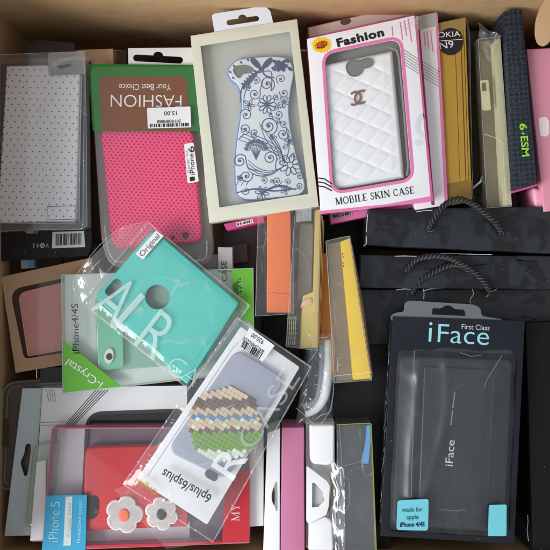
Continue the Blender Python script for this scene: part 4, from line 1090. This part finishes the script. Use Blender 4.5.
# =================================================================== RED CASE BOX
f = Frame(148, 488, -.002, .024, 0)
ROSE = M('rose print board', (186, 112, 136), .42, .08, .08)
MAUVE = M('mauve grey tray', (122, 98, 118), .5, .1, .1)
t = thing('window_box', f, 'clear fronted rose box with red case and blue sticker, lower left', 'window box')
o = ccw(f.ls([(51.6, 428), (250, 427), (249.6, 543), (41.5, 551)]))
MB().slab(o, 0, .003, bev=.0003).build('back_panel', MAUVE, t)
MB().slab(inset(o, .0003), .0032, f.t-.0008, [inset(o, .0013)]).build('side_wall', ROSE, t)
MB().flat(inset(o, .0006), f.t-.0004).build('window_film', film('smoky window film', crease=.12, cscale=14.0, tint=(252, 248, 251), haze=.035, hazecol=(150, 138, 148), bump=.4, bscale=16, var=.06, base=.02, gain=1.1), t)
mb = MB(); mb.ribbon(inset(o, .0006), .0014, f.t, True); mb.build('front_border', M('rose red border', (178, 104, 124), .4), t)
z = f.t+.0004
RED = M('red board', (190, 40, 52), .42, .06, .08)
s = plate(t, f, [(226, 470), (249.4, 470), (249.2, 541.6), (222, 543)], z, RED, 'red_end')
serif(s, f, 'MY', (239.4, 521), (239.6, 503.2), 8.0, z+.0003, M('pale rose ink', (226, 190, 186), .5))
plate(t, f, [(86, 545.6), (222, 541.4), (222, 543.6), (86, 548.4)], z, RED, 'red_bottom')
BLU = M('cyan sticker', (42, 158, 200), .42, .05, .06)
s = plate(t, f, [(46.8, 495.6), (87, 494.6), (85.4, 551), (41.6, 552)], z+.0002, BLU, 'sticker')
text(s, f, 'iPhone', (57.8, 542), (59.6, 510.6), 9.4, z+.0005, M('light blue ink', (178, 226, 240), .5), bold=-.014)
text(s, f, '5', (59.7, 507.4), (60, 501.6), 9.0, z+.0005, M('light blue ink', (178, 226, 240), .5), bold=-.014)
w_ = plate(s, f, [(65.5, 496.6), (72.4, 496.4), (70.8, 545.4), (63.4, 545.8)], z+.0005, M('pale strip', (206, 214, 212), .5), 'white_strip', th=.0002)
text(s, f, 'Crystal Case', (70, 537), (71, 503), 3.0, z+.0008, M('faint grey ink', (176, 186, 188), .5))
text(s, f, 'Protective cover', (80, 543), (82, 500), 3.4, z+.0005, M('light blue ink', (178, 226, 240), .5))
fr_ = Frame(150, 490, -.006, .010, 0)
case = thing('phone_case', fr_, 'bright red phone case with two white flowers inside rose box', 'phone case')
REDP = M('red glossy plastic', (212, 30, 34), .35, .05, .05, coat=.2)
p = ccw(rnd(fr_.ls([(84.5, 447.5), (190, 445), (188, 527), (81.5, 531)]), [.008, .004, .004, .006], 8))
MB().slab(p, 0, fr_.t, bev=.0025).build('shell', REDP, case)
MB().slab(rnd(fr_.ls([(82, 496), (96, 495.6), (99, 500), (98, 514), (94, 519), (82, 519)]), .003), fr_.t+.0002, fr_.t+.0009).build('camera_opening', M('camera black', (34, 30, 32), .35), case)
mb = MB(); mb.ribbon(fr_.ls(ell(96, 511, 1.6, 1.8, 14)), .0005, fr_.t+.0012, True); mb.build('lens_ring', GREYINK, case)
def flower_charm(cx, cy, r, n, core, par, lab, rot=0):
    P = []
    for k in range(n*8):
        a = 2*PI*k/(n*8); q = r*(.80+.20*abs(math.cos(n*a/2))**.55); P.append((cx+q*math.cos(a+rad(rot)), cy+q*math.sin(a+rad(rot))))
    o_ = MB().slab(fr_.ls(P), fr_.t+.0002, fr_.t+.0036, bev=.0016).build('flower', M('ivory plastic', (255, 252, 242), .4, .04), par); o_['label'] = lab
    MB().slab(fr_.ls(ell(cx, cy, r*.29, r*.34, 20)), fr_.t+.0036, fr_.t+.0046, bev=.0008).build('flower_centre', core, o_)
flower_charm(124.5, 514, 19, 5, M('coral plastic', (232, 122, 96), .4), case, 'ivory flower with coral centre', -90+15)
flower_charm(162, 513, 17, 6, M('black plastic', (50, 46, 46), .4), case, 'ivory flower with black centre', 20)

# =================================================================== TEAL CASE IN A CELLOPHANE POUCH
f = Frame(165, 305, .011, .012, -42)
t = thing('cellophane_pouch', f, 'clear cellophane pouch with frosted lettering around the teal case', 'pouch')
quad = [(79, 303), (147, 221), (250, 306), (188, 391)]
qb = f.ls(quad)
def pillow(h, seed, amp, fr=55):
    def g_(u, v, x, y):
        e = min(1, min(u, 1-u)*9)*min(1, min(v, 1-v)*9)
        crease = abs(nz(x*1.0, y*.35, 70, seed+3))
        return .0025 + h*e**.5 + amp*(nz(x, y, fr, seed)+.6*crease)
    return g_
MB().grid(qb, 90, 90, pillow(f.t-.003, 1, .0010)).build('front_film', film('cellophane front', crease=.20, cscale=20.0, cw=.03, haze=.03, bump=.5, bscale=40, rough=.11, base=.015, gain=1.0, var=.04), t, smooth=80)
MB().grid(qb, 20, 20, lambda u, v, x, y: .0004+.0003*nz(x, y, 60)).build('back_film', F_BOX, t)
mb = MB()
for a, b in ((0, 1), (1, 2), (2, 3), (3, 0)):
    A_, B_ = qb[a], qb[b]; c_ = ((qb[0][0]+qb[2][0])/2, (qb[0][1]+qb[2][1])/2)
    P = [lerp(A_, B_, i/24) for i in range(25)]
    P = [lerp(q, c_, .012) for q in P]
    mb.ribbon(P, lambda s_: .0022*(.7+.4*nz(s_*5, a, 3, a)), lambda q: .0056+.0016*nz(q.x, q.y, 80, a))
mb.build('heat_seal', F_EDGE, t)
# header flap sticking out
hq = f.ls([(72, 276), (118, 228), (146, 222), (80, 303)])
MB().grid(hq, 24, 40, lambda u, v, x, y: .0025+.004*math.sin(PI*u)+.0018*nz(x, y, 60, 8)).build('header_flap', F_BAG, t, smooth=80)
mb = MB(); P = catmull([(80, 303), (71, 284), (84, 262), (103, 240), (122, 227), (147, 221)], 8)
mb.ribbon(f.ls([tuple(p) for p in P]), .0008, .0052); mb.build('flap_edge', F_EDGE, t)
zz = f.t+.0009
lb = plate(t, f, [(135.5, 254), (156, 230.5), (163.4, 236), (143, 259.6)], zz, LABELW, 'brand_strip')
text(lb, f, 'Original', (142.4, 257), (160.2, 236.6), 5.2, zz+.0003, M('grey brown ink', (110, 100, 92), .5))
text(t, f, 'A', (90.5, 309), (112, 327), 47, zz+.0002, F_WHITE, bold=-.008)
text(t, f, 'I', (111.5, 325.5), (116, 329.5), 44, zz+.0002, F_WHITE, bold=.012)
text(t, f, 'R', (133, 344.6), (154, 360.6), 45, zz+.0002, F_WHITE, bold=-.008)
text(t, f, 'C', (164.5, 371), (178.5, 379.5), 19, zz+.0002, F_FAINT, bold=-.02)
text(t, f, 'A', (179.6, 378), (192.4, 387.4), 17, zz+.0002, F_FAINT, bold=-.02)
ft = Frame(165, 305, .0085, .008, -42)
TEAL = M('teal silicone', (86, 194, 182), .52, .04, .05, wave=.12, spec=.3)
case = thing('phone_case', ft, 'flat teal phone case with round cut-out, in the lettered pouch', 'phone case')
p = ccw(rnd(ft.ls([(94, 297), (153, 229), (240, 303), (187.5, 385.5)]), [.006, .006, .004, .004]))
pill = ft.ls(rnd([(103, 292), (116, 277), (124, 283), (111, 298)], 5, 6))
MB().slab(p, 0, ft.t, [ft.ls(ell(157.4, 297, 12.4, n=44)), pill], bev=.0022).build('shell', TEAL, case)
MB().slab(inset(p, .003), -.0012, -.0004).build('inner_card', M('grey green card', (128, 146, 136), .5), case)

# =================================================================== PIXEL MOSAIC CASE POUCH
f = Frame(216, 430, .026, .009, -30)
t = thing('cellophane_pouch', f, 'clear cellophane pouch with white card around the pixel mosaic case', 'pouch')
quad = [(121.6, 486), (237, 317), (312, 367), (212.5, 544.5)]
qb = f.ls(quad)
MB().grid(qb, 110, 60, pillow(f.t-.003, 11, .0008)).build('front_film', film('cellophane over card', crease=.25, cscale=24.0, haze=.05, bump=.55, bscale=45, rough=.13, base=.02, gain=1.0, var=.05), t, smooth=80)
mb = MB()
c_ = ((qb[0][0]+qb[2][0])/2, (qb[0][1]+qb[2][1])/2)
for a, b in ((0, 1), (1, 2), (2, 3), (3, 0)):
    P = [lerp(lerp(qb[a], qb[b], i/30), c_, .010) for i in range(31)]
    mb.ribbon(P, lambda s_: .0020*(.7+.4*nz(s_*5, a, 3, a)), lambda q: .0052+.0012*nz(q.x, q.y, 80, a))
mb.build('heat_seal', F_EDGE, t)
# tail of the pouch, folded out at its lower end
hq = f.ls([(112, 492), (124, 488), (212, 545), (165, 552)])
MB().grid(hq, 40, 16, lambda u, v, x, y: .001+.0015*nz(x, y, 70, 2)).build('pouch_tail', F_BOX, t, smooth=80)
cd = ccw(f.ls([(135.5, 481), (240.5, 327), (300, 368), (206.5, 527)]))
WC = M('white inner card', (226, 227, 230), .45, .04, .06)
MB().slab(rnd(cd, .002), .0008, .0022, bev=.0003).build('inner_card', WC, t)
mb = MB(); mb.ribbon(f.ls([(147, 477), (233, 347.6), (238, 343)]), .0005, .0024); mb.build('card_crease', GREYINK, t)
z = f.t+.0005
s = plate(t, f, [(249.5, 327.2), (274.6, 345.6), (262.6, 361.8), (240.5, 347.2)], z, LABELW, 'price_label')
text(s, f, '920.00', (264.6, 340.8), (253, 332.8), 4.4, z+.0003, INK)
text(s, f, 'BAOS4BG020', (264.4, 350.6), (244, 336.6), 3.6, z+.0003, INK)
barcode(s, f, [(243.6, 340.4), (263, 353.4), (259, 359.4), (240.6, 347)], z+.0003, n=24)
text(t, f, '6plus/6splus', (212.4, 495.6), (164.6, 468.6), 9.6, z, M('dark slate ink', (62, 64, 72), .5), bold=.012)
text(t, f, 'Original', (157.8, 490.6), (137.2, 478.0), 5.4, z, M('olive gold ink', (168, 150, 52), .5), bold=.01)
FBR = film('bright frosted print', haze=.60, bump=.1, rough=.3, hazecol=(240, 244, 244))
text(t, f, 'R', (233, 481), (248.5, 458), 27, z+.0004, FBR, bold=.006)
text(t, f, 'CASE', (253, 451), (301, 378), 21, z+.0004, film('barely frosted print', haze=.20, bump=.1, rough=.3, hazecol=(235, 240, 242)), bold=-.01)
fm = Frame(222, 420, .0268, .0075, -30)
case = thing('phone_case', fm, 'pale clear phone case with round green and tan pixel mosaic', 'phone case')
p = rnd(ccw(fm.ls([(236, 349), (286, 379), (226, 481), (166, 452)])), .012, 8)
MB().slab(p, 0, .005, bev=.002).build('shell', film('pale bluish case plastic', tint=(232, 235, 242), haze=.45, hazecol=(196, 200, 214), rough=.18, base=.04), case)
MB().slab(rnd(fm.ls([(204.6, 472.4), (208, 469.6), (217.6, 475), (218, 479.4), (214.6, 482.4), (205.4, 477.4)]), .002), .0052, .0058).build('camera_opening', M('camera pill grey', (86, 84, 88), .4), case)
# round mosaic of square beads (plain bands of colour)
TAN, BRN, GRN, PGR, BLUE = [M(n_, c_, .45, .08, .05) for n_, c_ in (('tan bead', (200, 182, 156)), ('brown bead', (116, 102, 96)), ('green bead', (122, 156, 92)), ('pale bead', (206, 212, 200)), ('blue bead', (98, 138, 172)))]
mb = MB(); cc = Vector(fm.l(224.5, 425)); q_ = .0042; rr = random.Random(3)
ca, sa = math.cos(rad(0)), math.sin(rad(0))
for i in range(-9, 10):
    for j in range(-9, 10):
        if i*i*1.0+j*j*.92 > 68: continue
        v = (j*.86-i*.5)*1.2
        k = 0 if v > 7.2 else 1 if v > 4.4 else 0 if v > 2.6 else 4 if v > 1.6 else 0 if v > -1.2 else 1 if v > -2.0 else 2 if v > -7 else 3
        if k == 0 and (i+j) % 2 == 0 and v < 2.6: k = 3 if (i % 3 == 0) else 0
        mb.mi = k; x, y = cc.x+i*q_, cc.y+j*q_
        h = .0062+rr.uniform(-.0001, .0001); d = q_*.495
        mb.loft([(x-d, y-d), (x+d, y-d), (x+d, y+d), (x-d, y+d)], [(.0050, 0), (h-.0003, 0), (h, .0003)], cap0=False)
mb.build('mosaic', [TAN, BRN, GRN, PGR, BLUE], case)

# =================================================================== BUMPER IN A CELLOPHANE BAG (centre)
f = Frame(315, 385, -.010, .012, 0)
t = thing('phone_bumper', f, 'black and silver phone bumper between mosaic pouch and yellow clear boxes', 'bumper')
path = [(327, 340, .009), (328.5, 352, .010), (328, 368, .0105), (326.6, 384, .0105), (324, 397, .0105), (318, 407, .010), (311, 412.5, .0095), (305.5, 413.5, .009)]
mb = MB(); mb.tube([W(f, x, y, z_) for x, y, z_ in [tuple(v) for v in catmull(path, 6)]], lambda s_: .0036+.0014*math.sin(PI*min(1, s_*1.15)), 12); mb.build('silver_band', M('silver plastic', (240, 242, 244), .25, .04, coat=.4), t)
MB().slab(rnd(ccw(f.ls([(309, 338), (325, 336), (323, 396), (304, 411), (297, 409), (303, 375)])), .006), 0, .008, bev=.003).build('black_body', M('glossy black plastic', (24, 26, 32), .15, .1, coat=.5), t)
mb = MB(); mb.tube([W(f, x-6.4+max(0, (y-395)*.22), y-max(0, (y-395)*.42), z_-.001) for x, y, z_ in [tuple(v) for v in catmull(path, 6)]], .0030, 10); mb.build('grey_inner_band', M('grey inner plastic', (150, 154, 160), .3, .08, coat=.3), t)
mb = MB(); mb.tube([W(f, x, y, .0088) for x, y in ((314.5, 348), (316, 356), (316.4, 362))], .0020, 8); mb.build('side_button', M('blue black plastic', (70, 92, 120), .2), t)
f = Frame(315, 385, .002, .014, 0)
t = thing('cellophane_bag', f, 'crumpled clear cellophane bag around the silver bumper', 'bag')
def crump(u, v, x, y):
    e = min(1, min(u, 1-u)*5)*min(1, min(v, 1-v)*5)
    return .002+.009*e**.6+.0035*nz(x, y, 70, 4)+.0025*abs(nz(x, y, 150, 6))
MB().grid(f.ls([(308, 333), (333.5, 334), (334, 424), (296, 428)]), 50, 110, crump).build('front_film', F_BAG, t, smooth=60)
mb = MB()
for k, P in enumerate(([(333, 336), (334.4, 352), (333, 370), (333.6, 392), (331, 410), (320, 426)], [(314, 384), (322, 386), (329, 383)], [(296, 408), (304, 415), (313, 424)], [(309, 335), (313, 340), (318, 338), (328, 337)])):
    mb.ribbon(f.ls(P), .0009, .013+k*1e-4)
mb.build('film_crease', F_EDGE, t)

# =================================================================== BOTTOM ROW, spines up
f = Frame(273, 490, .004, .08, 0)
t = thing('white_box', f, 'white box with a dark lens-shaped slot, left of the pink spine', 'box')
MB().slab(f.ls([(267.2, 433), (280.2, 428), (279.8, 552), (263.2, 552)]), 0, f.t, bev=.0007).build('body', WHITE, t)
plate(t, f, smooth_poly([(276.4, 482), (277, 496), (276.8, 511), (274.4, 506), (271.6, 497), (273, 489)], 5), f.t+.0004, M('slot shade grey', (150, 150, 152), .5), 'slot_lip')
plate(t, f, smooth_poly([(273.8, 488), (274.6, 497), (274, 505), (271.8, 500), (272, 494)], 5), f.t+.0007, INK, 'slot')
f = Frame(293, 490, .003, .08, 0)
t = solid('pink_box', f, [(281.8, 427.6), (304.2, 427.2), (304.8, 552), (280.4, 552)], M('orchid pink board', (192, 116, 150), .42, .05, .06, coat=.1), 'orchid pink box spine between two white boxes at the bottom', 'box', bev=.0012)
f = Frame(321, 490, .004, .08, 0)
t = thing('white_box', f, 'white box with folded flap and triangular cut-out at the bottom', 'box')
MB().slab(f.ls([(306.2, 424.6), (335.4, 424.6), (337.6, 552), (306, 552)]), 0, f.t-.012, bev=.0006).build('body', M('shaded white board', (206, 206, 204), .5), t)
MB().slab(rnd(f.ls([(309.5, 425), (335, 425), (334.6, 463), (328, 466), (313, 464.6), (310, 460)]), .003), f.t-.0118, f.t-.001, bev=.0025).build('top_flap', WHITE, t)
fl_o = f.ls([(306.6, 466), (309, 467.4), (327, 481), (330, 486), (329, 506), (326.5, 515), (308.6, 524), (306.4, 521)])
MB().slab(rnd(fl_o, .0012), f.t-.0016, f.t-.0002, [rnd(f.ls([(312.2, 482.4), (314.6, 483), (322.4, 491.4), (324.4, 501), (318.4, 507), (312, 507.6)]), .0012)], bev=.0004).build('fold_tab', WHITE, t)
MB().slab(f.ls([(312.8, 484), (323.6, 492), (324, 507.6), (312, 508)]), f.t-.006, f.t-.004).build('tab_backing', M('pale grey board', (188, 188, 186), .5), t)
MB().slab(rnd(f.ls([(308.6, 523), (326, 517), (333, 522), (334.4, 552), (308, 552)]), .003), f.t-.0118, f.t-.003, bev=.0025).build('lower_flap', WHITE, t)
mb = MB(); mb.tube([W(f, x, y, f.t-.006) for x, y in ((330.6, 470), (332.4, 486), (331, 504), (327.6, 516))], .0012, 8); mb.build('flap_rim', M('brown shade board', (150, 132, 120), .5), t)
f = Frame(354, 490, .004, .08, 0)
t = clear_box('clear_box', f, [(337, 424.4), (370.8, 423), (376.6, 552), (338.6, 552)], 'clear box with lime edge and sky blue strip at the bottom', 'clear box', edge=False, m=film('clear film bottom', crease=.3, cscale=22.0, haze=.05, bump=.6, bscale=30, rough=.06, base=.03, gain=1.3, var=.05))
MB().slab(f.ls([(338, 426), (370, 424.6), (375.6, 551), (339.6, 551)], f.t-.012), .002, f.t-.012, bev=.0005).build('grey_insert', M('slate grey insert', (66, 68, 72), .45, .15), t)
mb = MB(); mb.ribbon(f.ls([(337.4, 424.8), (354, 423.8), (370.4, 423.4)]), .0008, f.t+.0004); mb.ribbon(f.ls([(370.9, 423.6), (373, 470), (376.2, 551)]), .0010, f.t+.0005)
mb.build('lime_edge', M('lime edge', (148, 150, 44), .4), t)
plate(t, f, [(366.6, 425.6), (370.2, 425.4), (370.6, 442), (368.4, 463.6), (362.6, 463.6), (362.8, 456), (365.6, 440)], f.t+.0006, M('sky blue foil', (104, 152, 200), .4), 'blue_strip')
def crum2(u, v, x, y): return f.t+.0012+.0042*abs(nz(x*1.6, y*.55, 90, 3))+.0040*nz(x*1.3, y*.7, 45, 2)+.007*u-.007
MB().grid(f.ls([(331.5, 462), (344, 468), (345, 552), (333, 552)]), 40, 150, crum2).build('crumpled_film', film('silvery film', haze=.08, bump=.25, bscale=60, rough=.17, base=.09, gain=1.4, var=.10), t, smooth=50)
mb = MB()
for k, P in enumerate(([(343, 466), (354, 463), (369, 458)], [(344, 477), (348.6, 479), (349.6, 490), (349, 504), (346, 510)], [(339, 425), (341, 450), (342, 468)], [(356, 468), (362, 466), (367, 467)], [(373.6, 500), (374.4, 530), (375, 550)])):
    mb.ribbon(f.ls(P), .0006, f.t+.0008+k*3e-5)
mb.build('film_crease', F_EDGE, t)

# =================================================================== CAMERA, LIGHT
cam = bpy.data.cameras.new('camera'); cam.sensor_width = 36; cam.lens = 36*H/.55; cam.clip_start = .01; cam.clip_end = 50
co = bpy.data.objects.new('camera', cam); COL.objects.link(co); co.location = (0, 0, H); S.camera = co
w = bpy.data.worlds.new('World'); S.world = w; w.use_nodes = True
bg = w.node_tree.nodes['Background']; bg.inputs[0].default_value = (.92, .96, 1, 1)
wt = w.node_tree
sx = N(wt, 'ShaderNodeSeparateXYZ', {0: N(wt, 'ShaderNodeTexCoord').outputs['Generated']}).outputs[0]
wt.links.new(math_(wt, 'MULTIPLY_ADD', sx, -.20, .56), bg.inputs[1])      # the room is brighter on the window side
def area_light(name, loc, target, sx, sy, power, col):
    L = bpy.data.lights.new(name, 'AREA'); L.shape = 'RECTANGLE'; L.size = sx; L.size_y = sy; L.energy = power; L.color = col
    o = bpy.data.objects.new(name, L); COL.objects.link(o); o.location = loc
    o.rotation_euler = (Vector(target)-Vector(loc)).to_track_quat('-Z', 'Y').to_euler()
    return o
area_light('window_light', (-1.55, -.75, 1.15), (.05, 0, 0), 1.25, 1.15, 53, (.97, .985, 1))
S.render.engine = 'CYCLES'
S.cycles.max_bounces = 14; S.cycles.transparent_max_bounces = 24; S.cycles.glossy_bounces = 4; S.cycles.diffuse_bounces = 4
S.cycles.caustics_reflective = False; S.cycles.caustics_refractive = False
S.cycles.use_denoising = True
S.view_settings.view_transform = 'Standard'; S.view_settings.look = 'None'; S.view_settings.exposure = 0; S.view_settings.gamma = 1
